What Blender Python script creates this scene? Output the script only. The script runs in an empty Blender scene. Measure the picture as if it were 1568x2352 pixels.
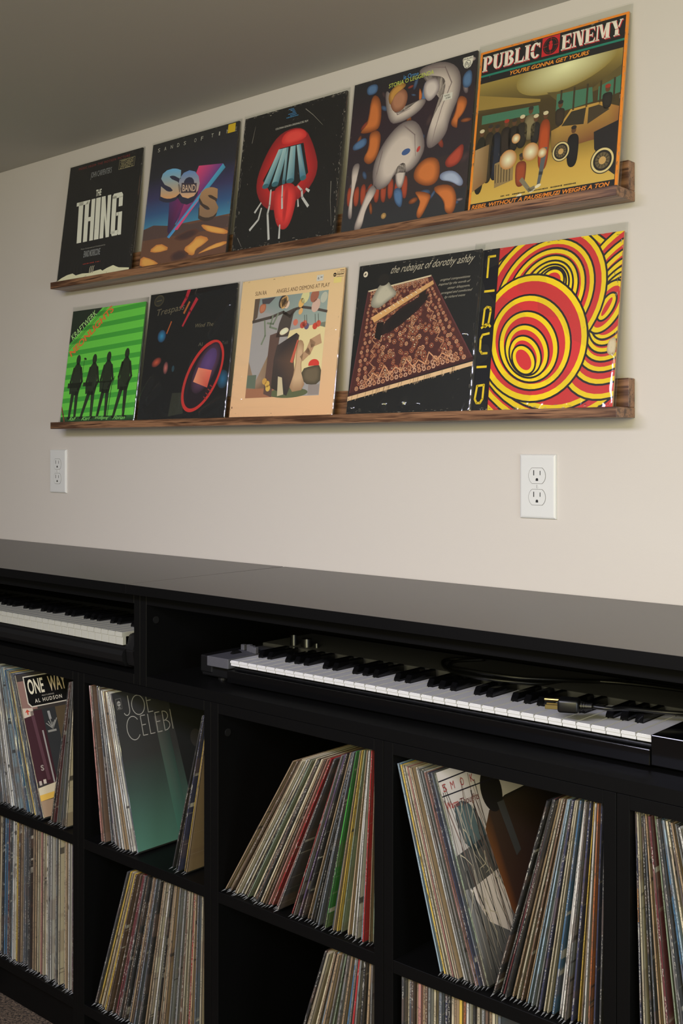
import bpy, bmesh, math, random
import numpy as np
from mathutils import Vector, Matrix, noise

S = bpy.context.scene
COL = S.collection
random.seed(7)
R = math.radians

# ------------------------------------------------------------------ camera
cam_d = bpy.data.cameras.new('camera')
cam = bpy.data.objects.new('camera', cam_d); COL.objects.link(cam)
cam.location = (0, -1.735, 1.222)
cam.rotation_euler = (R(90), 0, R(41.766))
cam_d.sensor_fit = 'HORIZONTAL'; cam_d.sensor_width = 36
cam_d.lens = 36 * 2571.03 / 1568
cam_d.shift_y = -144 / 1568
cam_d.clip_start = 0.02
S.camera = cam

# ------------------------------------------------------------------ light
W = bpy.data.worlds.new('world'); S.world = W; W.use_nodes = True
W.node_tree.nodes['Background'].inputs[0].default_value = (1.0, 0.97, 0.87, 1)
W.node_tree.nodes['Background'].inputs[1].default_value = 0.08


def area(name, loc, target, sx, sy, power, color):
    d = bpy.data.lights.new(name, 'AREA'); d.shape = 'RECTANGLE'; d.size = sx; d.size_y = sy
    d.energy = power; d.color = color
    o = bpy.data.objects.new(name, d); COL.objects.link(o); o.location = loc
    o.rotation_euler = (Vector(target) - Vector(loc)).to_track_quat('-Z', 'Y').to_euler()
    return o


area('ceiling_panel_light', (-1.1, -2.3, 1.98), (-1.1, -2.0, 0.3), 1.3, 0.7, 98, (0.79, 0.775, 1.0))
area('fill_light', (0.3, -3.2, 1.6), (-1.3, 0, 1.0), 1.6, 0.8, 46, (1.0, 0.92, 0.48))  # unseen warm fill, added in front to brighten wall and shelves
area('fill_light', (1.6, -3.0, 1.75), (-1.3, 0, 1.0), 1.0, 1.0, 22, (1.0, 0.92, 0.70))  # second unseen fill, added further right for the wall brightness
area('side_fill_light', (1.3, -1.2, 0.9), (-1.0, 0, 1.0), 0.8, 0.8, 15, (0.82, 0.91, 1.0))  # low fill added from the right side, with no window modelled
S.view_settings.view_transform = 'Standard'
S.view_settings.look = 'None'
S.view_settings.gamma = 1
S.view_settings.use_curve_mapping = False
S.view_settings.exposure = 0.0
S.cycles.use_denoising = True
S.cycles.max_bounces = 8
S.cycles.transparent_max_bounces = 16
S.cycles.sample_clamp_indirect = 6


# ------------------------------------------------------------------ helpers
def lin(c, g=1.0):
    out = []
    for v in c[:3]:
        v = v / 255.0
        v = v / 12.92 if v <= 0.04045 else ((v + 0.055) / 1.055) ** 2.4
        out.append(min(0.92, v / g))
    return (*out, 1.0)


class Nodes:
    def __init__(self, name):
        self.m = bpy.data.materials.new(name); self.m.use_nodes = True
        self.t = self.m.node_tree; self.n = self.t.nodes
        self.b = self.n['Principled BSDF']; self.out = self.n['Material Output']

    def add(self, typ, **kw):
        x = self.n.new(typ)
        for k, v in kw.items(): setattr(x, k, v)
        return x

    def link(self, a, b): self.t.links.new(a, b)

    def math(self, op, a, b=None, clamp=False):
        x = self.add('ShaderNodeMath', operation=op, use_clamp=clamp)
        for i, v in enumerate((a, b)):
            if v is None: continue
            if isinstance(v, (int, float)): x.inputs[i].default_value = v
            else: self.link(v, x.inputs[i])
        return x.outputs[0]

    def mix(self, f, a, b):
        x = self.add('ShaderNodeMix', data_type='RGBA')
        for sock, v in ((x.inputs[0], f), (x.inputs[6], a), (x.inputs[7], b)):
            if isinstance(v, (int, float)): sock.default_value = v
            elif isinstance(v, tuple): sock.default_value = v
            else: self.link(v, sock)
        return x.outputs[2]

    def noise(self, vec, scale, detail=2, rough=.5):
        x = self.add('ShaderNodeTexNoise'); x.inputs['Scale'].default_value = scale
        x.inputs['Detail'].default_value = detail; x.inputs['Roughness'].default_value = rough
        if vec is not None: self.link(vec, x.inputs['Vector'])
        return x.outputs[0]

    def mapping(self, vec, scale, loc=(0, 0, 0)):
        x = self.add('ShaderNodeMapping'); x.inputs['Scale'].default_value = scale
        x.inputs['Location'].default_value = loc
        self.link(vec, x.inputs['Vector']); return x.outputs[0]

    def coord(self, which='Object'):
        return self.add('ShaderNodeTexCoord').outputs[which]

    def step(self, v, lo, hi):
        x = self.add('ShaderNodeMapRange'); x.interpolation_type = 'SMOOTHSTEP'
        x.inputs[1].default_value = lo; x.inputs[2].default_value = hi
        self.link(v, x.inputs[0]); return x.outputs[0]

    def bump(self, h, strength, dist=.002):
        x = self.add('ShaderNodeBump'); x.inputs['Strength'].default_value = strength
        x.inputs['Distance'].default_value = dist
        self.link(h, x.inputs['Height']); self.link(x.outputs[0], self.b.inputs['Normal'])


def simple(name, rgb, rough=.5, spec=.5, grain=None, metal=0):
    N = Nodes(name); N.b.inputs['Roughness'].default_value = rough
    N.b.inputs['Specular IOR Level'].default_value = spec
    N.b.inputs['Metallic'].default_value = metal
    c = lin(rgb); N.b.inputs['Base Color'].default_value = c
    if grain:
        sc, amt, bmp = grain
        v = N.coord('Object'); f = N.noise(v, sc, 3)
        d = tuple(x * (1 - amt) for x in c[:3]) + (1,)
        N.link(N.mix(f, d, c), N.b.inputs['Base Color'])
        if bmp: N.bump(f, bmp)
    return N.m


def wood(name, axis):
    N = Nodes(name); v = N.coord('Object')
    sc = [26, 26, 26]; sc[axis] = 1.6
    f = N.noise(N.mapping(v, tuple(sc)), 3.2, 5, .62)
    sc2 = [120, 120, 120]; sc2[axis] = 5
    g = N.noise(N.mapping(v, tuple(sc2)), 2.5, 2)
    a = N.mix(N.step(f, .35, .62), lin((78, 52, 37)), lin((150, 110, 80)))
    N.link(N.mix(N.step(g, .52, .75), a, lin((62, 40, 29))), N.b.inputs['Base Color'])
    N.b.inputs['Roughness'].default_value = .36
    N.bump(g, .10, .001)
    return N.m


def paint(name, rgb, bump):
    N = Nodes(name); v = N.coord('Object'); c = lin(rgb)
    f = N.noise(v, 1.4, 2); h = N.noise(v, 260, 3, .6)
    N.link(N.mix(f, tuple(x * .97 for x in c[:3]) + (1,), c), N.b.inputs['Base Color'])
    N.b.inputs['Roughness'].default_value = .75; N.b.inputs['Specular IOR Level'].default_value = .25
    N.bump(h, bump, .0006)
    return N.m


def plastic(name, haze, tint, rough):
    N = Nodes(name); N.n.remove(N.b)
    tr = N.add('ShaderNodeBsdfTransparent'); tr.inputs[0].default_value = (.96, .97, .96, 1)
    gl = N.add('ShaderNodeBsdfGlossy'); gl.inputs['Roughness'].default_value = rough
    gl.inputs['Color'].default_value = (1, 1, 1, 1)
    df = N.add('ShaderNodeBsdfDiffuse'); df.inputs[0].default_value = lin(tint)
    lw = N.add('ShaderNodeLayerWeight')
    fr = N.math('ADD', N.math('MULTIPLY', N.math('POWER', lw.outputs['Facing'], 5.0), .9), .045)
    m1 = N.add('ShaderNodeMixShader'); m2 = N.add('ShaderNodeMixShader')
    m1.inputs[0].default_value = haze
    N.link(tr.outputs[0], m1.inputs[1]); N.link(df.outputs[0], m1.inputs[2])
    N.link(fr, m2.inputs[0])
    N.link(m1.outputs[0], m2.inputs[1]); N.link(gl.outputs[0], m2.inputs[2])
    N.link(m2.outputs[0], N.out.inputs[0])
    return N.m


def spine_material():
    """jacket card: colour from the object, lettering dashes and wear along the spine"""
    N = Nodes('record_card'); v = N.coord('Object')
    oi = N.add('ShaderNodeObjectInfo'); base = oi.outputs['Color']; rnd = oi.outputs['Random']
    sep = N.add('ShaderNodeSeparateXYZ'); N.link(v, sep.inputs[0])
    ax = N.math('ABSOLUTE', sep.outputs[0]); z = sep.outputs[2]
    seed = N.math('MULTIPLY', rnd, 97.0)

    def vec(xs, zs):
        c = N.add('ShaderNodeCombineXYZ')
        N.link(N.math('MULTIPLY', sep.outputs[0], xs), c.inputs[0]); N.link(seed, c.inputs[1])
        N.link(N.math('MULTIPLY', z, zs), c.inputs[2]); return c.outputs[0]
    lum = N.add('ShaderNodeRGBToBW'); N.link(base, lum.inputs[0])
    dark = N.math('GREATER_THAN', lum.outputs[0], .14)
    ink = N.mix(dark, lin((190, 185, 175)), lin((44, 38, 36)))
    patch = N.step(N.noise(vec(0, 16), 1, 1), .55, .58)
    pc = N.mix(N.noise(vec(.3, 7), 1, 0), base, lin((120, 92, 78)))
    c = N.mix(N.math('MULTIPLY', patch, .65), base, pc)
    blot = N.step(N.noise(vec(1.1, 55), 1, 2, .6), .62, .66)
    zone = N.step(N.noise(vec(0, 5), 1, 0), .50, .56)
    c = N.mix(N.math('MULTIPLY', N.math('MULTIPLY', blot, zone), .85), c, ink)
    txt = N.step(N.noise(vec(2.2, 420), 1, 1), .52, .58)
    where = N.step(N.noise(vec(0, 22), 1, 1), .47, .52)
    mid = N.math('LESS_THAN', ax, .27)
    front = N.math('LESS_THAN', sep.outputs[1], .002)
    t = N.math('MULTIPLY', N.math('MULTIPLY', txt, where), N.math('MULTIPLY', mid, front))
    c = N.mix(N.math('MULTIPLY', t, .7), c, ink)
    wear = N.step(N.noise(vec(1.6, 130), 1, 3, .7), .60, .74)
    c = N.mix(N.math('MULTIPLY', wear, .5), c, lin((176, 165, 148)))
    edge = N.math('MULTIPLY', N.math('GREATER_THAN', ax, .38), front)
    c = N.mix(N.math('MULTIPLY', edge, .8), c, lin((40, 38, 36)))
    N.link(c, N.b.inputs['Base Color']); N.b.inputs['Roughness'].default_value = .5
    N.b.inputs['Specular IOR Level'].default_value = .35
    return N.m


def print_material():
    N = Nodes('printed_card')
    a = N.add('ShaderNodeAttribute', attribute_name='Col')
    g = N.noise(N.coord('Object'), 600, 2)
    N.link(a.outputs['Color'], N.b.inputs['Base Color'])
    N.b.inputs['Roughness'].default_value = .42; N.b.inputs['Specular IOR Level'].default_value = .3
    N.bump(g, .05, .0004)
    return N.m


M = dict(
    wall=paint('wall_paint', (209, 203, 196), .18), ceil=paint('ceiling_paint', (194, 191, 183), .25),
    black=simple('black_laminate', (8, 8, 8), .5, .16, (90, .25, .03)),
    top=simple('black_top_laminate', (48, 45, 42), .42, 1.0, (160, .2, .02)),
    edge=simple('black_cap', (22, 22, 22), .4),
    kcase=simple('black_keyboard_plastic', (15, 15, 16), .42, .5, (400, .2, .06)),
    kgrey=simple('charcoal_keyboard_panel', (84, 84, 90), .55, .5, (300, .2, .05)),
    gloss=simple('black_gloss_plastic', (10, 10, 11), .12, .5),
    ivory=simple('white_key_plastic', (214, 214, 214), .28, .5, (40, .02, 0)),
    ivory2=simple('cream_key_plastic', (180, 180, 169), .35, .5, (40, .02, 0)),
    outlet=simple('white_outlet_plastic', (221, 222, 221), .35, .5, (60, .02, 0)),
    slot=simple('dark_slot', (40, 40, 40), .6), rubber=simple('black_rubber', (14, 14, 14), .38),
    metal=simple('brass_prong', (190, 170, 120), .3, .5, None, 1.0),
    cap=simple('grey_shadow_gap', (120, 118, 114), .6),
    wood_x=wood('walnut_along', 0), wood_z=wood('walnut_end', 1),
    card=None, prnt=None, sleeve=plastic('clear_sleeve', .008, (225, 225, 215), .1),
    fold=plastic('folded_sleeve', .30, (205, 208, 210), .12), sleeve2=plastic('hazy_sleeve', .035, (200, 200, 200), .14),
    sticker=simple('white_sticker', (225, 222, 212), .5), ysticker=simple('yellow_sticker', (226, 190, 40), .5),
)
M['top'].node_tree.nodes['Principled BSDF'].inputs['IOR'].default_value = 1.9
M['card'] = spine_material(); M['prnt'] = print_material()


def carpet():
    N = Nodes('brown_carpet'); v = N.coord('Object')
    f = N.noise(v, 170, 4, .75); g = N.noise(v, 30, 3)
    a = N.mix(N.step(f, .38, .62), lin((24, 20, 16)), lin((128, 108, 88)))
    N.link(N.mix(N.math('MULTIPLY', g, .4), a, lin((62, 50, 42))), N.b.inputs['Base Color'])
    N.b.inputs['Roughness'].default_value = .95; N.bump(f, .9, .006)
    return N.m


def link(name, me, mat=None, parent=None):
    o = bpy.data.objects.new(name, me); COL.objects.link(o)
    if mat is not None and not me.materials: me.materials.append(mat)
    if parent is not None: o.parent = parent
    return o


def obj(name, bm, mat, parent=None, smooth=False):
    me = bpy.data.meshes.new(name); bm.normal_update(); bm.to_mesh(me); bm.free()
    if smooth:
        for p in me.polygons: p.use_smooth = True
    return link(name, me, mat, parent)


def thing(name, label, cat, loc=(0, 0, 0), group=None):
    o = bpy.data.objects.new(name, None); COL.objects.link(o); o.location = loc
    o.empty_display_size = .05
    return tag(o, label, cat, group)


def tag(o, label, cat, group=None):
    o['label'] = label; o['category'] = cat
    if group: o['group'] = group
    return o


def structure(o):
    o['kind'] = 'structure'; return o


def box(bm, x0, x1, y0, y1, z0, z1, bev=0, seg=1, mtx=None):
    vs = [bm.verts.new(p) for p in ((x0, y0, z0), (x1, y0, z0), (x1, y1, z0), (x0, y1, z0),
                                    (x0, y0, z1), (x1, y0, z1), (x1, y1, z1), (x0, y1, z1))]
    fs = [bm.faces.new([vs[i] for i in f]) for f in
          ((0, 3, 2, 1), (4, 5, 6, 7), (0, 1, 5, 4), (1, 2, 6, 5), (2, 3, 7, 6), (3, 0, 4, 7))]
    if mtx is not None: bmesh.ops.transform(bm, matrix=mtx, verts=vs)
    if bev:
        es = list({e for f in fs for e in f.edges})
        bmesh.ops.bevel(bm, geom=es, offset=bev, segments=seg, affect='EDGES', profile=.5)
    return bm


def nb(*a, **k): return box(bmesh.new(), *a, **k)


def prism(pts, z0, z1, axis='z'):
    """outline pts extruded along an axis"""
    bm = bmesh.new()

    def P(a, b, c): return {'z': (a, b, c), 'x': (c, a, b), 'y': (a, c, b)}[axis]
    lo = [bm.verts.new(P(a, b, z0)) for a, b in pts]; hi = [bm.verts.new(P(a, b, z1)) for a, b in pts]
    bm.faces.new(lo[::-1]); bm.faces.new(hi)
    for i in range(len(pts)):
        j = (i + 1) % len(pts); bm.faces.new((lo[i], lo[j], hi[j], hi[i]))
    bmesh.ops.recalc_face_normals(bm, faces=bm.faces)
    return bm


def cyl(bm, c, r, h, axis='z', n=20, r2=None):
    rot = {'z': Matrix(), 'y': Matrix.Rotation(R(90), 4, 'X'), 'x': Matrix.Rotation(R(90), 4, 'Y')}[axis]
    bmesh.ops.create_cone(bm, cap_ends=True, segments=n, radius1=r, radius2=r if r2 is None else r2, depth=h,
                          matrix=Matrix.Translation(c) @ rot)
    return bm


def tube(pts, r, n=8, sub=6):
    """round tube through points (Catmull-Rom)"""
    P = [Vector(p) for p in pts]; Q = []
    for i in range(len(P) - 1):
        p0, p1, p2, p3 = P[max(i - 1, 0)], P[i], P[i + 1], P[min(i + 2, len(P) - 1)]
        for k in range(sub):
            t = k / sub
            Q.append(.5 * ((2 * p1) + (p2 - p0) * t + (2 * p0 - 5 * p1 + 4 * p2 - p3) * t * t + (3 * p1 - p0 - 3 * p2 + p3) * t ** 3))
    Q.append(P[-1]); bm = bmesh.new(); rings = []
    up = Vector((0, 0, 1))
    for i, q in enumerate(Q):
        d = (Q[min(i + 1, len(Q) - 1)] - Q[max(i - 1, 0)]).normalized()
        s = d.cross(up)
        s = s.normalized() if s.length > 1e-4 else Vector((1, 0, 0))
        u = s.cross(d)
        rings.append([bm.verts.new(q + (s * math.cos(a) + u * math.sin(a)) * r) for a in [2 * math.pi * k / n for k in range(n)]])
    for a, b in zip(rings, rings[1:]):
        for k in range(n): bm.faces.new((a[k], a[(k + 1) % n], b[(k + 1) % n], b[k]))
    bm.faces.new(rings[0][::-1]); bm.faces.new(rings[-1])
    bmesh.ops.recalc_face_normals(bm, faces=bm.faces)
    return bm


# ------------------------------------------------------------------ room
structure(obj('wall_back', nb(-4.6, 1.6, 0, .1, 0, 2.011), M['wall']))
structure(obj('floor', nb(-4.6, 1.6, -4.2, .1, -.06, 0), carpet()))
structure(obj('ceiling', nb(-4.6, 1.6, -4.2, .1, 2.011, 2.09), M['ceil']))

# ------------------------------------------------------------------ cabinets
YF = -.398
T = .0185


def panel(name, parent, *a, mat='black', bev=.0006):
    return obj(name, nb(*a, bev=bev), M[mat], parent)


def cam_caps(parent, x, zs, side):
    for z in zs:
        bm = bmesh.new(); cyl(bm, (x, -.375, z), .0068, .0016, 'x', 24)
        obj('screw_cap', bm, M['edge'], parent)


slits = [-2.7085, -2.3085, -1.9087, -1.5067, -1.1071, -.7103, -.3105]
cube_notes = ['empty black two-cube shelf at the far left, left of the sign cover', 'black two-cube record shelf holding the street sign cover',
              'black two-cube record shelf holding the dark teal cover', 'black two-cube record shelf holding the steeply leaning records',
              'black two-cube record shelf holding the pale winter thicket cover', 'black two-cube record shelf cut by the right edge of the picture']
for i in range(6):
    x0, x1 = slits[i] + .0004, slits[i + 1] - .0004
    c = thing('record_shelf', cube_notes[i], 'shelf', (x0, 0, 0), 'black two-cube record shelves')
    t = x1 - x0
    panel('side_panel', c, 0, T, YF, -.004, 0, .7705); panel('side_panel', c, t - T, t, YF, -.004, 0, .7705)
    panel('top_panel', c, T, t - T, YF, -.004, .752, .7705)
    panel('middle_shelf', c, T, t - T, YF + .0005, -.012, .416, .436)
    panel('bottom_panel', c, T, t - T, YF + .0005, -.012, .083, .103)
    panel('back_panel', c, T, t - T, -.0115, -.0045, .103, .752)
    panel('kick_board', c, T, t - T, YF + .03, YF + .045, 0, .083)
    cam_caps(c, T + .0005, (.715,), 1)

bays = [(-2.7085, -1.7095, 'left'), (-1.7087, -.5080, 'right')]
for x0, x1, nm in bays:
    c = thing('keyboard_shelf', 'long low black open shelf unit holding the %s keyboard' % nm, 'shelf', (x0, 0, .771),
              'long black shelf units under the tops')
    t = x1 - x0; h = .949 - .771
    panel('side_panel', c, 0, T, YF, -.004, 0, h); panel('side_panel', c, t - T, t, YF, -.004, 0, h)
    panel('top_panel', c, T, t - T, YF, -.004, h - .0225, h)
    panel('bottom_panel', c, T, t - T, YF, -.004, 0, .020)
    panel('back_panel', c, T, t - T, -.0115, -.0045, .020, h - .0225)
    cam_caps(c, T + .0005, (.125,), 1)
for x0, x1, nm, rz in ((-2.95, -1.7141, 'left', .0), (-1.7137, -.44, 'right', -.0)):
    bm = bmesh.new()
    if nm == 'left':
        pts = [(x0, -.4275), (x1, -.4275), (x1 - .0042, -.002), (x0, -.002)]
    else:
        pts = [(x0, -.4275), (x1, -.4275), (x1, -.002), (x0 + .0008, -.002)]
    bm = prism(pts, .949, .967)
    bmesh.ops.bevel(bm, geom=list(bm.edges), offset=.0005, segments=1, affect='EDGES')
    ct = tag(obj('cabinet_top', bm, M['top']), 'satin black cabinet top on the %s side of the seam' % nm, 'tabletop',
        'black cabinet tops')
    ct.data.materials.append(M['black'])
    for f in ct.data.polygons:
        if f.normal.z < .7: f.material_index = 1
    obj('edge_band', nb(x0, x1, -.4281, -.4276, .9491, .9667, bev=.0002), M['black'], ct)

# ------------------------------------------------------------------ picture ledges
for z, nm in ((1.639, 'upper'), (1.2750, 'lower')):
    g = thing('picture_ledge', '%s walnut picture ledge on the wall carrying five records' % nm, 'shelf', (-2.508, 0, z),
              'walnut picture ledges')
    L = 1.621
    obj('front_lip', nb(0, L, -.065, -.0555, 0, .0172, bev=.0006), M['wood_x'], g)
    obj('bottom_board', nb(0, L, -.0553, -.0005, 0, .0170, bev=.0005), M['wood_x'], g)
    obj('back_board', nb(0, L, -.0225, -.0005, .0172, .0665, bev=.0012), M['wood_x'], g)

# ------------------------------------------------------------------ outlets
for x, z, nm in ((-2.5635, 1.1633, 'left'), (-1.0745, 1.1554, 'right')):
    o = thing('wall_outlet', 'white double wall outlet below the %s end of the lower ledge' % nm, 'outlet', (x, 0, z), 'white wall outlets')
    bm = nb(-.0375, .0375, -.0060, -.0002, -.0578, .0578)
    es = [e for e in bm.edges if all(v.co.y < -.0055 for v in e.verts)]
    bmesh.ops.bevel(bm, geom=es, offset=.0054, segments=4, affect='EDGES', profile=.55)
    obj('face_plate', bm, M['outlet'], o)
    for dz in (.0193, -.0193):
        pts = []
        for k in range(40):
            a = 2 * math.pi * k / 40; px, pz = .0172 * math.cos(a), .0172 * math.sin(a)
            pts.append((px, max(-.0138, min(.0138, pz)) + dz))
        bm = prism(pts, -.0066, -.0058, 'y')
        f = obj('socket_face', bm, M['outlet'], o)
        gb = prism([(p[0] * 1.05, (p[1] - dz) * 1.05 + dz) for p in pts], -.00612, -.0059, 'y')  # grey disc paints the shaded gap around the socket
        obj('socket_gap_shade', gb, M['cap'], f)
        obj('slot', nb(-.0075, -.0057, -.00672, -.0063, dz + .0005, dz + .0098), M['slot'], f)
        obj('slot', nb(.0058, .0073, -.00672, -.0063, dz + .0010, dz + .0088), M['slot'], f)
        gp = [(.0026 * math.cos(a), .0026 * math.sin(a) - .0068 + dz) for a in [math.pi * k / 8 for k in range(9)]] + [(-.0026, -.0094 + dz), (.0026, -.0094 + dz)]
        obj('ground_slot', prism(gp, -.00672, -.0063, 'y'), M['slot'], f)
    bm = bmesh.new(); cyl(bm, (0, -.0064, 0), .0036, .0012, 'y', 18); s = obj('screw', bm, M['outlet'], o)
    obj('screw_slot', nb(-.0004, .0004, -.00712, -.0068, -.003, .003), M['cap'], s)
# ------------------------------------------------------------------ printed covers
class Print:
    """flat print: coloured polygons in cover space, x right, y down, 0..1"""

    def __init__(s, gain=1.0):
        s.v, s.c, s.f, s.g = [], [], [], gain

    def col(s, c): return lin(c, s.g)

    def poly(s, pts, color, layer=1, clip=(0, 0, 1, 1)):
        cs = color if isinstance(color, list) else [color] * len(pts)
        P = [(p[0], p[1], *s.col(c)[:3]) for p, c in zip(pts, cs)]
        for ax, lim, sg in ((0, clip[0], 1), (0, clip[2], -1), (1, clip[1], 1), (1, clip[3], -1)):
            if not P: return
            Q = []
            for a, b in zip(P, P[1:] + P[:1]):
                ia, ib = sg * (a[ax] - lim) >= 0, sg * (b[ax] - lim) >= 0
                if ia: Q.append(a)
                if ia != ib:
                    t = (lim - a[ax]) / (b[ax] - a[ax]); Q.append(tuple(x + (y - x) * t for x, y in zip(a, b)))
            P = Q
        if len(P) < 3: return
        n = len(s.v)
        for p in P: s.v.append((p[0], p[1], layer)); s.c.append((*p[2:], 1.0))
        s.f.append(tuple(range(n, n + len(P))))

    def rect(s, x0, y0, x1, y1, color, layer=1, clip=(0, 0, 1, 1)):
        s.poly([(x0, y0), (x1, y0), (x1, y1), (x0, y1)], color, layer, clip)

    def vgrad(s, x0, x1, stops, layer=1):
        for (y0, c0), (y1, c1) in zip(stops, stops[1:]):
            s.poly([(x0, y0), (x1, y0), (x1, y1), (x0, y1)], [c0, c0, c1, c1], layer)

    def ell(s, cx, cy, rx, ry, rot, color, layer=1, n=36, inner=None, clip=(0, 0, 1, 1), a0=0, a1=360):
        ca, sa = math.cos(R(rot)), math.sin(R(rot)); out = []
        full = a1 - a0 >= 360; m = n if full else n + 1
        for k in range(m):
            a = R(a0 + (a1 - a0) * k / n); x, y = rx * math.cos(a), ry * math.sin(a)
            out.append((cx + x * ca - y * sa, cy + x * sa + y * ca))
        if inner is None:
            s.poly(out, color, layer, clip)
        else:   # soft blob: centre colour inner, rim colour
            for k in range(m if full else m - 1):
                s.poly([(cx, cy), out[k], out[(k + 1) % m]], [inner, color, color], layer, clip)

    def ring(s, cx, cy, rx, ry, w, rot, color, layer=1, n=40, a0=0, a1=360, clip=(0, 0, 1, 1)):
        ca, sa = math.cos(R(rot)), math.sin(R(rot))

        def P(a, d):
            x, y = (rx - d) * math.cos(a), (ry - d) * math.sin(a); return (cx + x * ca - y * sa, cy + x * sa + y * ca)
        for k in range(n):
            a, b = R(a0 + (a1 - a0) * k / n), R(a0 + (a1 - a0) * (k + 1) / n)
            s.poly([P(a, 0), P(b, 0), P(b, w), P(a, w)], color, layer, clip)

    def line(s, pts, w, color, layer=2, w1=None, clip=(0, 0, 1, 1)):
        n = len(pts) - 1
        for i in range(n):
            a, b = Vector(pts[i]), Vector(pts[i + 1]); d = b - a
            if d.length < 1e-6: continue
            d = d.normalized(); q = Vector((-d.y, d.x))
            wa = w if w1 is None else w + (w1 - w) * i / n; wb = w if w1 is None else w + (w1 - w) * (i + 1) / n
            e = d * wa * .3
            s.poly([tuple(a - e + q * wa / 2), tuple(b + e + q * wb / 2), tuple(b + e - q * wb / 2), tuple(a - e - q * wa / 2)], color, layer, clip)

    def blob(s, pts, rim, core, layer=1, smooth=2):
        """closed rounded outline with soft shading from core to rim"""
        P = [Vector(p) for p in pts]
        for _ in range(smooth):
            Q = []
            for a, b in zip(P, P[1:] + P[:1]): Q += [a * .75 + b * .25, a * .25 + b * .75]
            P = Q
        c = sum(P, Vector((0, 0))) / len(P); n = len(P)
        inn = [c + (p - c) * .55 for p in P]
        for k in range(n):
            j = (k + 1) % n
            s.poly([tuple(P[k]), tuple(P[j]), tuple(inn[j]), tuple(inn[k])], [rim, rim, core, core], layer)
            s.poly([tuple(inn[k]), tuple(inn[j]), tuple(c)], core, layer)

    def text(s, body, p0, px, py, color, layer=5, bold=0.0, shear=0.0, grad=None, space=1.0):
        """lettering fitted to the parallelogram p0 (top left), px (top right), py (bottom left)"""
        vs, fs = glyphs(body, bold, shear, space)
        p0, ex, ey = Vector(p0), Vector(px) - Vector(p0), Vector(py) - Vector(p0); n = len(s.v)
        for x, y in vs:
            q = p0 + ex * x + ey * y; s.v.append((q.x, q.y, layer))
            if grad: cc = tuple(a + (b - a) * y for a, b in zip(color, grad))
            else: cc = color
            s.c.append(s.col(cc))
        for f in fs: s.f.append(tuple(n + i for i in f))

    def tline(s, body, x0, x1, y0, y1, color, **k): s.text(body, (x0, y0), (x1, y0), (x0, y1), color, **k)

    def dashes(s, x0, x1, y, h, color, layer=5, seed=1):
        r = random.Random(seed); x = x0
        while x < x1:
            w = h * r.uniform(.5, .95); hh = h * r.uniform(.6, 1)
            if r.random() > .14: s.rect(x, y - hh / 2, min(x + w, x1), y + hh / 2, color, layer)
            x += w + h * .28

    def scuff(s, n, seed, color=(150, 148, 142), edge=.8, layer=7):
        r = random.Random(seed)
        for _ in range(n):
            if r.random() < edge:
                a = r.random(); d = abs(r.gauss(0, .012)); sd = r.randrange(4)
                x, y = ((a, d), (a, 1 - d), (d, a), (1 - d, a))[sd]
                L = r.uniform(.004, .022); w = r.uniform(.0012, .0045)
                dx, dy = (L, 0) if sd < 2 else (0, L)
            else:
                x, y = r.random(), r.random(); L = r.uniform(.003, .02); w = r.uniform(.0008, .002)
                an = r.uniform(0, 6.28); dx, dy = L * math.cos(an), L * math.sin(an)
            k = r.uniform(.45, 1)
            s.line([(x, y), (x + dx * .5 + r.gauss(0, .002), y + dy * .5 + r.gauss(0, .002)), (x + dx, y + dy)], w,
                   tuple(c * k for c in color), layer, w * .4)

    def build(s, w, h, parent, frame):
        """frame: maps (x m from left, z m from bottom, out m) -> local point"""
        me = bpy.data.meshes.new('cover_print')
        me.from_pydata([frame(x * w, (1 - y) * h, .00025 + l * .00004) for x, y, l in s.v], [], s.f)
        at = me.color_attributes.new('Col', 'FLOAT_COLOR', 'POINT')
        at.data.foreach_set('color', np.array(s.c, dtype=np.float32).ravel())
        return link('cover_print', me, M['prnt'], parent)


_gc = {}


def glyphs(body, bold, shear, space):
    key = (body, bold, shear, space)
    if key in _gc: return _gc[key]
    cu = bpy.data.curves.new('lettering', 'FONT'); cu.body = body; cu.resolution_u = 3; cu.offset = bold
    cu.shear = shear; cu.space_character = space; cu.fill_mode = 'FRONT' if hasattr(cu, 'fill_mode') else cu.fill_mode
    o = bpy.data.objects.new('lettering', cu); COL.objects.link(o)
    dg = bpy.context.evaluated_depsgraph_get(); me = o.evaluated_get(dg).to_mesh()
    vs = [(v.co.x, v.co.y) for v in me.vertices]
    fs = [tuple(p.vertices) for p in me.polygons]
    o.evaluated_get(dg).to_mesh_clear(); bpy.data.objects.remove(o); bpy.data.curves.remove(cu)
    xs, ys = [v[0] for v in vs], [v[1] for v in vs]
    x0, x1, y0, y1 = min(xs), max(xs), min(ys), max(ys)
    vs = [((x - x0) / (x1 - x0), (y1 - y) / (y1 - y0)) for x, y in vs]
    _gc[key] = (vs, fs); return _gc[key]


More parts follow.
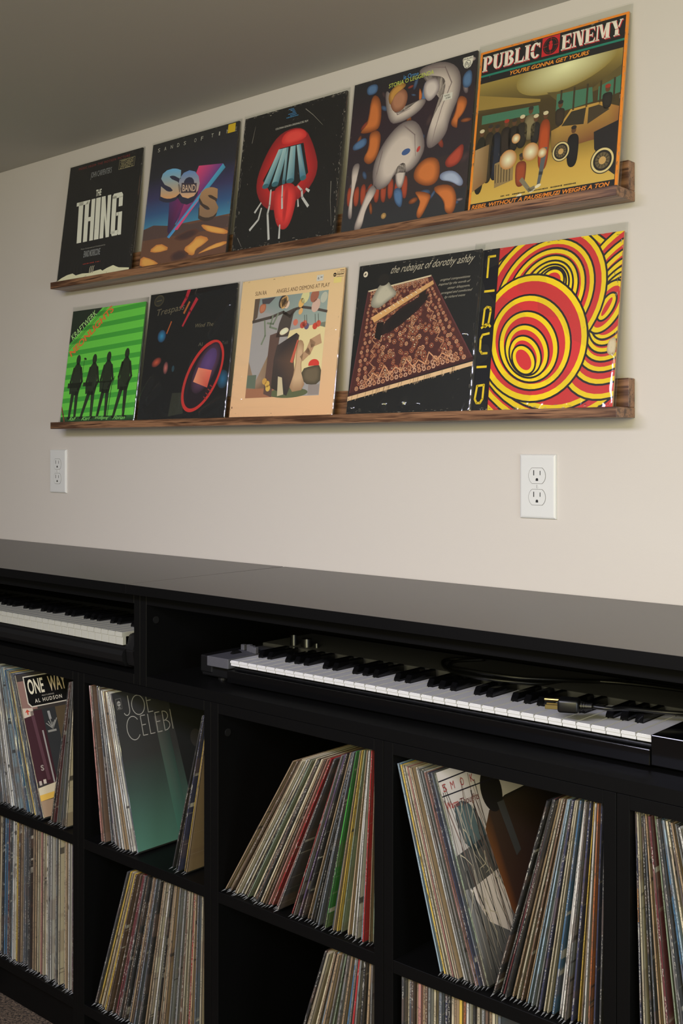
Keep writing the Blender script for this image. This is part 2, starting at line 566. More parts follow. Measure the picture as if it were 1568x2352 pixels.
def slab(p, word, x0, x1, y0, y1, color, shadow, layer):
    """heavy stencil slab-serif capitals, drawn letter by letter"""
    wid = dict(P=1, U=1.1, B=1.05, L=.95, I=.55, C=1, E=1, N=1.15, M=1.35, Y=1.1)
    tot = sum(wid[c] + .06 for c in word) - .06; u = (x1 - x0) / tot; x = x0

    def draw(ch, x, w, dx, dy, col, lay):
        H = y1 - y0

        def r(a, b, c, d): p.rect(x + a * w + dx, y0 + b * H + dy, x + c * w + dx, y0 + d * H + dy, col, lay)

        def q(*pts): p.poly([(x + a * w + dx, y0 + b * H + dy) for a, b in pts], col, lay)

        def half(cx, cy, rx, ry, ix, iy, a0, a1):
            n = 12; o, i = [], []
            for k in range(n + 1):
                a = R(a0 + (a1 - a0) * k / n); o.append((cx + rx * math.cos(a), cy + ry * math.sin(a))); i.append((cx + ix * math.cos(a), cy + iy * math.sin(a)))
            for k in range(n): q(o[k], o[k + 1], i[k + 1], i[k])
        if ch in 'PBLEI':
            a, b = (.1, .42) if ch != 'I' else (.2, .8)
            r(a, 0, b, 1); r(0, 0, b + .1 if ch != 'I' else 1, .09); r(0, .91, b + .1 if ch != 'I' else 1, 1)
        if ch == 'P': half(.52, .29, .46, .29, .14, .17, -90, 90)
        if ch == 'B': half(.5, .25, .42, .25, .14, .13, -90, 90); half(.5, .73, .48, .27, .14, .14, -90, 90)
        if ch == 'L': r(.46, .88, 1, 1); q((1, .6), (1, .9), (.8, .9))
        if ch == 'E':
            r(.46, 0, .95, .1); r(.46, .45, .75, .55); r(.46, .9, 1, 1); q((.95, 0), (.95, .32), (.8, .1)); q((1, 1), (1, .66), (.82, .9)); r(.7, .36, .78, .64)
        if ch == 'U': r(.08, 0, .4, .66); r(0, 0, .5, .09); r(.74, 0, .9, .66); r(.64, 0, 1, .09); half(.49, .66, .41, .34, .2, .24, 0, 85); half(.49, .66, .41, .34, .09, .22, 95, 180)
        if ch == 'C': half(.5, .5, .5, .5, .17, .4, 40, 175); half(.5, .5, .5, .5, .17, .4, 185, 320); r(.82, .05, .92, .36)
        if ch == 'N': r(.1, 0, .24, 1); r(0, 0, .3, .08); r(0, .92, .36, 1); q((.28, 0), (.56, 0), (.92, 1), (.66, 1)); r(.8, 0, .92, .86); r(.7, 0, 1, .08)
        if ch == 'M': r(.06, 0, .16, 1); r(0, .92, .26, 1); q((.2, 0), (.42, 0), (.6, .9), (.46, .9)); q((.54, .62), (.7, 0), (.76, 0), (.62, .82)); r(.7, 0, .94, 1); r(.62, .92, 1, 1); r(.9, 0, 1, .08); r(0, 0, .2, .08)
        if ch == 'Y': q((.06, 0), (.4, 0), (.62, .56), (.36, .56)); r(.36, .6, .66, 1); r(.26, .92, .76, 1); q((.82, 0), (.94, 0), (.7, .5), (.6, .42)); r(0, 0, .46, .08); r(.72, 0, 1, .08)
    for ch in word:
        w = wid[ch] * u
        draw(ch, x, w, .005, .006, shadow, layer); draw(ch, x, w, 0, 0, color, layer + 1)
        x += w + .06 * u


def art_torn(p):      # black cover, tall white title, torn white strip
    p.rect(0, 0, 1, 1, (26, 26, 28), 0)
    p.tline('MUSIC FROM THE MOTION PICTURE', .13, .84, .026, .046, (112, 42, 40), space=1.25)
    p.tline("JOHN CARPENTER'S", .318, .610, .092, .158, (104, 106, 108), bold=.012)
    for k in range(6): p.dashes(.725, .895, .066 + k * .0125, .007, (150, 140, 105), 5, k)
    for a in ((.706, .056, .912, .058), (.706, .134, .912, .136), (.706, .056, .708, .136), (.91, .056, .912, .136)): p.rect(*a, (150, 142, 110), 4)
    p.tline('THE', .424, .500, .260, .316, (204, 196, 174), bold=.03)
    cr = (204, 196, 174)

    def q(*pts): p.poly([(.160 + (a + .055 * b) * .645, .332 + b * .357) for a, b in pts], cr, 5)
    q((0, 0), (.26, 0), (.26, .09), (0, .09)); q((.05, 0), (.15, 0), (.15, 1), (.05, 1))            # T
    q((.19, .1), (.28, .1), (.28, 1), (.19, 1)); q((.33, 0), (.41, 0), (.41, 1), (.33, 1)); q((.28, .42), (.33, .42), (.33, .52), (.28, .52)); q((.26, 0), (.30, 0), (.28, .1), (.19, .1))
    q((.43, 0), (.53, 0), (.53, 1), (.43, 1))                                                       # I
    q((.55, 0), (.63, 0), (.63, 1), (.55, 1)); q((.63, 0), (.68, .62), (.68, 1), (.62, .36)); q((.68, 0), (.75, 0), (.75, 1), (.68, 1))   # N
    q((.78, .06), (.87, .06), (.87, .94), (.78, .94)); q((.81, 0), (.97, 0), (1, .06), (1, .12), (.78, .12), (.78, .06)); q((.92, .1), (1, .1), (1, .33), (.92, .33))
    q((.92, .46), (1, .46), (1, 1), (.94, 1), (.92, .94)); q((.88, .46), (.93, .46), (.93, .54), (.88, .54)); q((.78, .88), (.95, .88), (.92, 1), (.81, 1))
    p.tline('Music Composed and Conducted by', .302, .641, .742, .757, (130, 128, 122))
    p.tline('ENNIO MORRICONE', .352, .580, .768, .824, (116, 118, 120), bold=.012)
    p.dashes(.347, .6, .880, .010, (138, 48, 40), 5, 9)
    pts = [(0, .99), (.066, .967), (.14, .95), (.221, .943), (.271, .965), (.36, .958), (.460, .964), (.54, .955), (.616, .950), (.644, .964), (.70, .948), (.784, .933), (.83, .95), (.863, .960), (.93, .968), (1, .976), (1, 1), (0, 1)]
    p.poly(pts, (196, 182, 156), 4)
    for x in (.462, .485, .508): p.line([(x, .965), (x + .004, .92), (x + .014, .91)], .012, (150, 144, 126), 5, .006)
    p.scuff(60, 3, (96, 92, 86), .9)


def art_dunes(p):     # dusk sky over dunes, chrome letters and a violet wedge
    p.vgrad(0, 1, [(0, (34, 34, 36)), (.28, (38, 38, 46)), (.45, (52, 50, 84)), (.58, (48, 76, 116)), (.73, (62, 122, 150)), (.74, (62, 122, 150))], 0)
    p.rect(0, .70, 1, 1, (92, 64, 52), 1)
    p.poly([(0, .69), (.12, .67), (.29, .695), (.44, .70), (.56, .72), (.75, .715), (.9, .705), (1, .715), (1, .80), (0, .78)], (74, 58, 56), 2)
    for pts in ([(.088, .874), (.214, .818), (.366, .886), (.2, .9)], [(.667, .815), (.813, .860), (.74, .901), (.657, .926), (.648, .974), (.56, .95), (.516, .899), (.6, .87)],
                [(.679, .734), (.81, .766), (1, .82), (1, .856), (.844, .825), (.74, .79)], [(0, .899), (.151, .943), (.257, .997), (0, 1)], [(.66, .97), (.85, .91), (1, .90), (1, .93), (.8, .95)]):
        p.blob(pts, (168, 104, 56), (214, 142, 74), 3, 1)
    for pts in ([(.35, .80), (.62, .75), (.7, .80), (.5, .85)], [(.35, .93), (.5, .90), (.62, .97), (.4, 1)]): p.blob(pts, (84, 56, 48), (62, 46, 46), 3, 1)
    p.poly([(.285, .511), (.497, .400), (.66, .36), (.32, .77), (.30, .74)], [(70, 46, 88), (120, 40, 96), (90, 50, 110), (52, 40, 70), (44, 36, 60)], 3)
    p.poly([(.593, .271), (.868, .300), (.378, .745)], [(190, 62, 104), (86, 56, 120), (96, 46, 96)], 4)
    p.poly([(.868, .300), (.90, .335), (.33, .80), (.302, .786)], [(70, 140, 170), (60, 120, 150), (70, 140, 190), (60, 110, 160)], 5)
    p.poly([(.62, .55), (.66, .52), (.42, .745), (.38, .74)], [(190, 66, 110)] * 4, 6)
    p.text('S', (.145, .228), (.40, .25), (.165, .47), (92, 150, 190), 8, bold=.05, grad=(190, 140, 96))
    p.text('O', (.36, .276), (.615, .30), (.38, .50), (86, 120, 170), 8, bold=.05, grad=(196, 150, 110))
    p.text('S', (.633, .455), (.85, .47), (.66, .69), (150, 116, 84), 8, bold=.06, grad=(120, 96, 76))
    for a in ((.145, .25), (.36, .3)): p.text('SO'[0 if a[0] < .2 else 1], (a[0] - .012, a[1]), (a[0] + .25, a[1] + .02), (a[0] + .01, a[1] + .25), (44, 44, 62), 7, bold=.06)
    p.text('S', (.625, .475), (.845, .49), (.65, .715), (60, 50, 46), 7, bold=.06)
    p.poly([(.41, .375), (.59, .405), (.595, .48), (.415, .455)], (58, 50, 60), 9)
    p.text('BAND', (.425, .392), (.58, .414), (.43, .445), (186, 160, 140), 10, bold=.01)
    for i, ch in enumerate('SANDS'): p.tline(ch, .07 + i * .078, .095 + i * .078, .042, .072, (150, 148, 140))
    for i, ch in enumerate('OF'): p.tline(ch, .505 + i * .078, .53 + i * .078, .042, .072, (150, 148, 140))
    for i, ch in enumerate('TIME'): p.tline(ch, .70 + i * .085, .725 + i * .085 - (.012 if ch == 'I' else 0), .042, .072, (150, 148, 140))
    p.scuff(50, 5, (120, 116, 108), .95)


def art_bars(p):      # worn black cover: red ring round slanting blue bars
    p.rect(0, 0, 1, 1, (25, 25, 26), 0)
    for k in range(5): p.line([(.45 + .02 * (k % 3), .02 + .012 * k), (.50 + .008 * k, .022 + .011 * k)], .006, (52, 100, 142), 4)
    p.dashes(.433, .551, .079, .009, (52, 110, 150), 5, 4)
    p.tline('COLONNA SONORA ORIGINALE DEL FILM', .333, .653, .134, .148, (182, 180, 172))
    red, dk, lt = (178, 42, 42), (120, 30, 34), (206, 66, 60)
    p.blob([(.40, .17), (.62, .17), (.74, .34), (.81, .53), (.68, .69), (.42, .76), (.26, .69), (.17, .52), (.27, .29)], dk, red, 1, 2)
    p.blob([(.42, .18), (.61, .18), (.68, .27), (.40, .285)], red, lt, 2, 2)
    p.poly([(.40, .295), (.63, .295), (.705, .52), (.60, .60), (.34, .60), (.255, .505)], (30, 31, 33), 3)
    for a, b, w, c in ((.41, .29, .07, (108, 150, 160)), (.455, .385, .07, (124, 164, 172)), (.475, .47, .03, (76, 116, 130)), (.53, .535, .075, (110, 152, 164)), (.585, .66, .06, (58, 108, 138))):
        p.poly([(a - w / 3, .30), (a + w / 3, .30), (b + w / 2, .55), (b - w / 2, .55)], [(150, 176, 178), c, (60, 104, 120), c], 4)
        p.ell(b, .552, w / 2, .018, 0, (52, 92, 104), 5, 16)
    p.blob([(.37, .60), (.44, .565), (.56, .565), (.61, .63), (.61, .75), (.57, .88), (.50, .905), (.42, .83)], (146, 36, 38), (196, 56, 54), 6, 2)
    p.blob([(.49, .58), (.53, .58), (.53, .85), (.49, .85)], (176, 46, 46), (160, 40, 42), 7, 2)
    for pts, w in (([(.350, .59), (.352, .70), (.34, .76), (.377, .947)], .014), ([(.463, .575), (.47, .66), (.482, .741)], .012), ([(.475, .86), (.481, .954)], .012),
                   ([(.617, .603), (.66, .64), (.67, .69), (.734, .761)], .014), ([(.70, .635), (.73, .655)], .014), ([(.26, .67), (.205, .732)], .012), ([(.27, .71), (.25, .79), (.171, .855)], .013), ([(.63, .70), (.64, .75)], .01)):
        p.line(pts, w, (168, 168, 166), 8, w * 1.5)
    p.scuff(300, 8, (168, 160, 150), .8)
    for pts in ([(.62, .05), (.70, .11), (.80, .20)], [(.93, .62), (.94, .75), (.97, .93)], [(.1, .2), (.12, .08)], [(.05, .9), (.1, .97)]): p.line(pts, .006, (110, 106, 100), 7, .002)


def art_swirl(p):     # dark painted cover: pale, rust and blue rounded forms
    p.vgrad(0, 1, [(0, (34, 34, 38)), (.3, (46, 34, 42)), (.6, (44, 38, 44)), (1, (44, 46, 50))], 0)
    p.rect(.02, .62, 1, .84, (50, 42, 44), 1)
    for x in range(9): p.blob([(.02 + .058 * x, .70 + .02 * (x % 2)), (.07 + .058 * x, .69), (.075 + .058 * x, .82 + .015 * (x % 3)), (.03 + .058 * x, .83)], (108, 46, 34), (150, 66, 46), 2, 2)
    pal, pc = (92, 82, 84), (186, 174, 166)
    og, oc = (104, 56, 32), (184, 106, 54)
    bl, bc = (46, 66, 96), (78, 108, 146)
    for pts in ([(.11, .03), (.21, .03), (.21, .10), (.12, .10)], [(.03, .41), (.15, .37), (.16, .44), (.04, .46)], [(.42, .76), (.50, .77), (.51, .91), (.44, .86)], [(.90, .13), (.97, .10), (.98, .22), (.91, .22)], [(.60, .11), (.63, .11), (.62, .27), (.58, .24)]): p.blob(pts, bl, bc, 3)
    for pts in ([(.16, .09), (.25, .14), (.27, .33), (.20, .36), (.07, .345), (.15, .30)], [(.17, .34), (.28, .36), (.27, .52), (.20, .58), (.13, .53), (.18, .46)], [(.88, .25), (.96, .29), (.94, .37), (.88, .42), (.90, .47), (.83, .43), (.87, .36)], [(.56, .12), (.60, .2), (.57, .25)],
                [(.58, .66), (.67, .60), (.78, .63), (.79, .77), (.70, .80), (.58, .74)], [(.72, .80), (.88, .80), (.94, .89), (.92, 1), (.85, .98), (.84, .90)], [(.58, .80), (.74, .84), (.72, .90), (.66, 1), (.62, .96), (.66, .87)]): p.blob(pts, og, oc, 4)
    for pts in ([(.81, .66), (.88, .60), (.96, .555), (.95, .68), (.85, .71)],): p.blob(pts, (104, 40, 34), (160, 66, 50), 4)
    for pts in ([(.55, .01), (.74, 0), (.88, .08), (.90, .24), (.83, .38), (.81, .50), (.68, .57), (.65, .48), (.70, .34), (.76, .26), (.78, .12), (.66, .08), (.56, .06)],
                [(.44, .33), (.58, .35), (.66, .52), (.62, .62), (.54, .68), (.42, .66), (.38, .74), (.26, .76), (.22, .60), (.30, .44)],
                [(.27, .10), (.32, .11), (.36, .27), (.46, .27), (.58, .21), (.64, .23), (.58, .30), (.44, .34), (.33, .33)],
                [(.22, .70), (.30, .74), (.20, .86), (.18, 1), (.10, 1), (.15, .86)], [(.42, .62), (.52, .60), (.50, .78), (.44, .76)], [(.04, .55), (.12, .54), (.10, .64), (.07, .80), (.09, .92), (.04, .90), (.06, .72)], [(.88, 0.02), (.98, .03), (1, .06), (.9, .07)]): p.blob(pts, pal, pc, 5)
    for pts in ([(.60, .10), (.70, .10), (.74, .18), (.66, .26), (.60, .20)],): p.blob(pts, (120, 108, 112), (190, 180, 176), 6)
    for pts in ([(.79, .72), (.90, .72), (.98, .80), (.96, .84), (.88, .79), (.79, .77)],): p.blob(pts, (96, 104, 130), (150, 160, 182), 6)
    p.blob([(.33, .13), (.42, .10), (.48, .16), (.46, .25), (.38, .27), (.33, .21)], (112, 70, 52), (160, 112, 86), 6)
    p.blob([(.30, .12), (.40, .06), (.47, .10), (.36, .14), (.33, .22)], (120, 84, 40), (178, 132, 66), 7)
    p.ell(.50, .54, .035, .02, -10, (60, 84, 130), 7, 20); p.ell(.60, .54, .02, .012, -60, (170, 60, 56), 7, 16)
    rr = random.Random(2)
    for k in range(46):
        x, y = rr.uniform(.05, .97), rr.uniform(.1, .97); a = rr.uniform(0, 180); L = rr.uniform(.02, .05)
        rim, core = rr.choice([((84, 46, 30), (150, 84, 48)), ((44, 54, 74), (70, 92, 124)), ((96, 42, 34), (140, 62, 46)), ((74, 64, 70), (128, 116, 118)), ((52, 40, 44), (70, 54, 56))])
        p.ell(x, y, L, L * rr.uniform(.3, .6), a, rim, 2.5, 16, core)
    for pts in ([(.62, .02), (.76, .05), (.82, .16), (.76, .30), (.72, .44), (.70, .54)], [(.46, .36), (.56, .44), (.58, .58)], [(.30, .50), (.27, .64), (.24, .74)], [(.34, .16), (.40, .28), (.50, .26)]): p.line(pts, .010, (120, 106, 106), 5.5, .003)
    p.ell(.36, .93, .022, .02, 0, (120, 96, 60), 6, 20, (190, 150, 96))
    p.tline('le Orme', .425, .548, .026, .056, (74, 134, 186), layer=12)
    p.text('STORIA O LEGGENDA', (.306, .060), (.672, .045), (.306, .088), (176, 186, 84), 12, bold=.008)
    p.poly([(.897, .026), (.971, .026), (.969, .070), (.955, .092), (.934, .098), (.913, .092), (.899, .070)], (206, 202, 190), 10)
    p.tline('PHILIPS', .902, .966, .031, .043, (44, 46, 60), layer=12, bold=.01)
    p.ring(.934, .071, .024, .024, .003, 0, (60, 60, 70), 11, 24)
    for y in (.065, .071, .077): p.line([(.914, y), (.927, y - .003), (.941, y + .003), (.954, y)], .0022, (60, 60, 70), 12)
    for x, y in ((.925, .058), (.930, .062), (.944, .083), (.939, .088)): p.ell(x, y, .003, .003, 0, (60, 60, 70), 12, 8)
    p.scuff(30, 12, (120, 112, 108), .6)


def art_crew(p):      # orange bordered cover: black title band above a yellow-lit garage photo
    p.rect(0, 0, 1, 1, (226, 132, 40), 0)
    p.rect(.016, .014, .982, .993, (30, 30, 32), 1)
    slab(p, 'PUBLIC', .022, .434, .032, .128, (232, 214, 202), (190, 44, 54), 4)
    slab(p, 'ENEMY', .574, .966, .032, .125, (232, 214, 202), (190, 44, 54), 4)
    p.rect(.443, .018, .561, .133, (190, 36, 44), 3)
    p.ell(.502, .076, .052, .052, 0, (28, 26, 28), 4); p.ring(.502, .076, .045, .045, .003, 0, (120, 28, 34), 5)
    p.ell(.502, .056, .011, .011, 0, (190, 36, 44), 6, 14); p.poly([(.488, .066), (.516, .066), (.513, .092), (.508, .102), (.496, .102), (.491, .092)], (190, 36, 44), 6)
    p.rect(.5, .018, .504, .044, (150, 34, 40), 5); p.rect(.5, .106, .504, .133, (150, 34, 40), 5); p.rect(.445, .074, .478, .078, (150, 34, 40), 5); p.rect(.526, .074, .559, .078, (150, 34, 40), 5)
    p.rect(.016, .149, .982, .162, (34, 122, 104), 3)
    p.tline("YOU'RE GONNA GET YOURS", .228, .764, .167, .193, (226, 142, 48), bold=.025, shear=.25)
    x0, x1 = .016, .978
    p.vgrad(x0, x1, [(.203, (150, 130, 66)), (.30, (112, 96, 50)), (.40, (70, 58, 32)), (.62, (64, 52, 30)), (.72, (150, 122, 52)), (.82, (190, 154, 70)), (.955, (196, 164, 78))], 2)
    p.ell(.62, .225, .34, .14, -8, (140, 122, 62), 3, 40, (236, 226, 176), clip=(x0, .203, x1, .6))
    p.poly([(x0, .275), (.46, .39), (.46, .405), (x0, .37)], (146, 122, 60), 4)
    p.poly([(.50, .36), (.80, .40), (x1, .30), (x1, .395), (.6, .45)], (92, 80, 44), 4)
    for q in ([(.57, .385), (.80, .392), (.81, .48), (.57, .50)], [(.84, .40), (x1, .36), (x1, .46), (.84, .48)], [(.05, .41), (.45, .425), (.46, .475), (.05, .465)]): p.poly(q, (66, 112, 88), 5)
    for k in range(5): p.line([(.60 + k * .085, .37), (.60 + k * .085, .50)], .012, (60, 52, 34), 6)
    # standing and sitting crowd as plain dark figures
    r = random.Random(21)
    for i, (x, y, hh, jc) in enumerate(((.06, .50, .40, (44, 44, 34)), (.12, .48, .36, (58, 50, 36)), (.17, .49, .34, (38, 42, 54)), (.235, .47, .24, (48, 40, 34)), (.29, .475, .20, (40, 36, 32)), (.345, .465, .2, (44, 40, 34)), (.40, .425, .2, (128, 116, 84)), (.44, .48, .18, (40, 38, 36)), (.505, .475, .35, (172, 74, 34)), (.60, .43, .15, (56, 46, 36)), (.70, .60, .24, (26, 25, 26)), (.90, .40, .14, (40, 38, 34)), (.36, .70, .20, (150, 70, 40)))):
        w = .034 if hh > .19 else .028
        p.blob([(x - w, y + .045), (x + w, y + .045), (x + w * 1.15, y + hh * .55), (x + w * .9, y + hh), (x - w * .8, y + hh), (x - w * 1.15, y + hh * .55)], tuple(c * .7 for c in jc), jc, 7)
        p.ell(x, y + .022, .016, .021, 0, (92, 62, 40), 8, 14); p.ell(x, y + .008, .018, .012, 0, r.choice([(40, 36, 34), (196, 184, 150), (150, 50, 34), (52, 46, 40)]), 9, 14)
    p.line([(.515, .70), (.50, .84), (.49, .90)], .034, (86, 90, 92), 8, .02); p.line([(.37, .86), (.43, .93), (.46, .92)], .028, (120, 112, 92), 9, .02)
    for a in ((.487, .915), (.45, .935), (.36, .955)): p.ell(a[0], a[1], .022, .010, -20, (214, 204, 176), 9, 12)
    # two plain boxy cars with pale tyre rings
    p.poly([(.55, .60), (.60, .585), (.67, .495), (.86, .49), (x1, .54), (x1, .70), (.80, .705), (.56, .73)], [(150, 116, 56), (170, 134, 66), (188, 150, 74), (180, 140, 66), (150, 100, 52), (110, 70, 44), (120, 76, 46), (110, 84, 44)], 6)
    p.poly([(.615, .585), (.675, .51), (.77, .505), (.76, .60)], (52, 46, 34), 7); p.poly([(.785, .51), (.85, .505), (.92, .545), (.785, .605)], (64, 54, 38), 7)
    p.poly([(.83, .66), (x1, .62), (x1, .93), (.94, .90), (.84, .76)], (34, 32, 34), 8)
    for cx, cy, rr in ((.625, .735, .058), (.897, .835, .075)):
        p.ell(cx, cy, rr, rr * 1.02, 0, (38, 34, 30), 9); p.ring(cx, cy, rr * .93, rr * .95, rr * .16, 0, (206, 188, 132), 10); p.ell(cx, cy, rr * .6, rr * .62, 0, (96, 84, 60), 10); p.ell(cx, cy, rr * .3, rr * .3, 0, (186, 150, 92), 11, 20)
        for k in range(12): p.line([(cx, cy), (cx + rr * .58 * math.cos(k * .5236), cy + rr * .58 * math.sin(k * .5236))], .004, (60, 50, 36), 10)
    p.poly([(.02, .62), (.12, .60), (.12, .83), (.02, .88)], [(170, 140, 100), (120, 96, 60), (110, 86, 54), (150, 110, 70)], 8)
    p.poly([(.17, .73), (.30, .70), (.31, .85), (.18, .88)], (140, 118, 78), 8)
    for k in range(6): p.line([(.18 + k * .02, .74), (.185 + k * .02, .85)], .006, (74, 60, 42), 9)
    for cx, cy, rr in ((.265, .72, .06), (.42, .70, .055), (.31, .60, .03), (.50, .72, .03)): p.ell(cx, cy, rr, rr, 0, (176, 120, 60), 10, 24, (250, 236, 190))
    p.dashes(.233, .741, .938, .009, (40, 36, 28), 9, 5)
    p.rect(.016, .957, .982, .993, (30, 30, 32), 11)
    p.tline('REBEL WITHOUT A PAUSE/MIUZI WEIGHS A TON', .026, .953, .964, .989, (226, 132, 44), layer=13, bold=.025, shear=.25)
    p.scuff(110, 17, (180, 168, 150), .85, 14)


def art_green(p):     # green striped cover with four dark standing figures
    p.rect(0, 0, 1, 1, (88, 172, 62), 0)
    for k in range(9):
        y = .03 + k * .106; p.poly([(.0, y + .02), (1, y - .03), (1, y + .012), (0, y + .062)], (56, 138, 50), 1)
    p.poly([(0, 0), (.42, 0), (0, .30)], (30, 40, 32), 2)
    for d in (.012, .05, .07): p.line([(.0, .285 + d), (.42 + d * 1.2, -.012)], .004, (44, 66, 40), 3)
    p.text('KRAFTWERK', (.012, .222), (.318, .008), (.048, .268), (150, 190, 120), 4, bold=.004)
    p.text('NEONLIGHTS', (.012, .368), (.545, -.012), (.052, .42), (214, 98, 46), 4, bold=.03)
    ink = (32, 40, 28)
    for x, yt, lean in ((.165, .405, 0), (.395, .41, -.06), (.59, .40, -.03), (.83, .385, -.05)):
        s = (.965 - yt)
        p.ell(x, yt + .045, .030, .046, 0, ink, 5, 18)
        p.poly([(x - .014, yt + .07), (x + .016, yt + .07), (x + .06, yt + .12), (x + .066, yt + .30), (x + .05, yt + .36), (x - .05, yt + .36), (x - .062, yt + .26), (x - .055, yt + .12)], ink, 5)
        p.line([(x - .048, yt + .12), (x - .078, yt + .24), (x - .066, yt + .34)], .026, ink, 5); p.line([(x + .05, yt + .12), (x + .084, yt + .24), (x + .04, yt + .31)], .026, ink, 5)
        p.line([(x - .028, yt + .34), (x - .045 + lean, yt + s)], .05, ink, 5, .03); p.line([(x + .028, yt + .34), (x + .035, yt + s)], .05, ink, 5, .03)
        p.rect(x - .075 + lean, yt + s - .008, x - .01 + lean, yt + s + .01, ink, 5); p.rect(x + .015, yt + s - .008, x + .08, yt + s + .01, ink, 5)
    p.rect(.05, .655, .24, .70, ink, 5); p.rect(.27, .655, .40, .69, ink, 5); p.line([(.46, .66), (.66, .66)], .012, ink, 5); p.line([(.56, .66), (.53, .95)], .006, ink, 5)
    p.line([(.70, .62), (.67, .70), (.655, .96)], .007, ink, 5); p.line([(.25, .45), (.245, .62)], .004, ink, 5); p.ell(.262, .445, .02, .01, 20, ink, 5, 12)
    p.vgrad(0, 1, [(.955, (40, 90, 42)), (1, (26, 44, 30))], 3)
    for i, (w, a, b) in enumerate((('Ralf', .135, .23), ('Karl', .315, .43), ('Wolfgang', .50, .68), ('Florian', .745, .90))): p.text(w, (a, .958), (b, .958), (a - .01, .99), (120, 200, 96), 8, shear=.3)
    p.line([(0, .87), (.03, .93), (.06, 1)], .016, (104, 56, 44), 8)


def art_cone(p):      # black cover with a red rimmed speaker cone and colour glints
    p.rect(0, 0, 1, 1, (25, 26, 28), 0)
    p.ell(.11, .057, .06, .045, -10, (62, 58, 44), 1, 24); p.ell(.11, .057, .05, .035, -10, (42, 42, 40), 2, 24); p.line([(.08, .06), (.14, .054)], .008, (80, 74, 54), 3)
    p.text('Trespass', (.099, .128), (.43, .10), (.099, .196), (92, 86, 70), 5, shear=.2)
    p.text('Wind The', (.581, .276), (.783, .276), (.581, .306), (96, 90, 72), 5, shear=.3); p.tline('Al', .636, .685, .425, .452, (84, 80, 68))
    p.tline('Tell', .90, .965, .43, .455, (64, 62, 58))
    for pts, w in (([(.466, -.01), (.44, .06), (.388, .13)], .04), ([(.56, .085), (.50, .17), (.431, .278)], .035)): p.line(pts, w, (156, 40, 52), 2, w * .5)
    p.line([(.48, .10), (.43, .18)], .02, (150, 84, 46), 3); p.line([(.289, .238), (.248, .326)], .014, (150, 78, 46), 2)
    p.ell(.19, .345, .05, .05, -40, (34, 50, 76), 2, 20, (46, 120, 158)); p.ell(.95, .715, .06, .07, 0, (32, 44, 56), 2, 20, (40, 88, 120))
    p.ell(.16, .55, .06, .035, -20, (60, 34, 36), 2, 20, (172, 76, 56)); p.ell(.28, .60, .03, .05, 0, (54, 40, 44), 2, 20, (168, 96, 90)); p.ell(.37, .61, .016, .025, 0, (40, 60, 70), 2, 12)
    cx, cy = .72, .683; A = 36
    p.ell(cx, cy, .30, .175, -57, (168, 46, 44), 3, 48); p.ell(cx + .003, cy, .272, .150, -57, (34, 28, 34), 4, 48)
    p.ell(cx + .03, cy - .06, .215, .11, -57, (44, 34, 44), 5, 40, (110, 70, 104)); p.ell(cx + .05, cy - .10, .12, .07, -57, (70, 52, 92), 6, 30, (86, 62, 110))
    p.poly([(.667, .616), (.821, .643), (.788, .772), (.623, .722)], [(222, 120, 96), (206, 96, 80), (168, 66, 58), (212, 130, 100)], 7)
    p.poly([(.39, .80), (.52, .80), (.54, .96), (.37, .98)], (44, 46, 40), 1)
    for k in range(4): p.line([(.76 + .02 * k, .84 - .028 * k), (.79 + .02 * k, .86 - .03 * k)], .008, (120, 42, 42), 6)


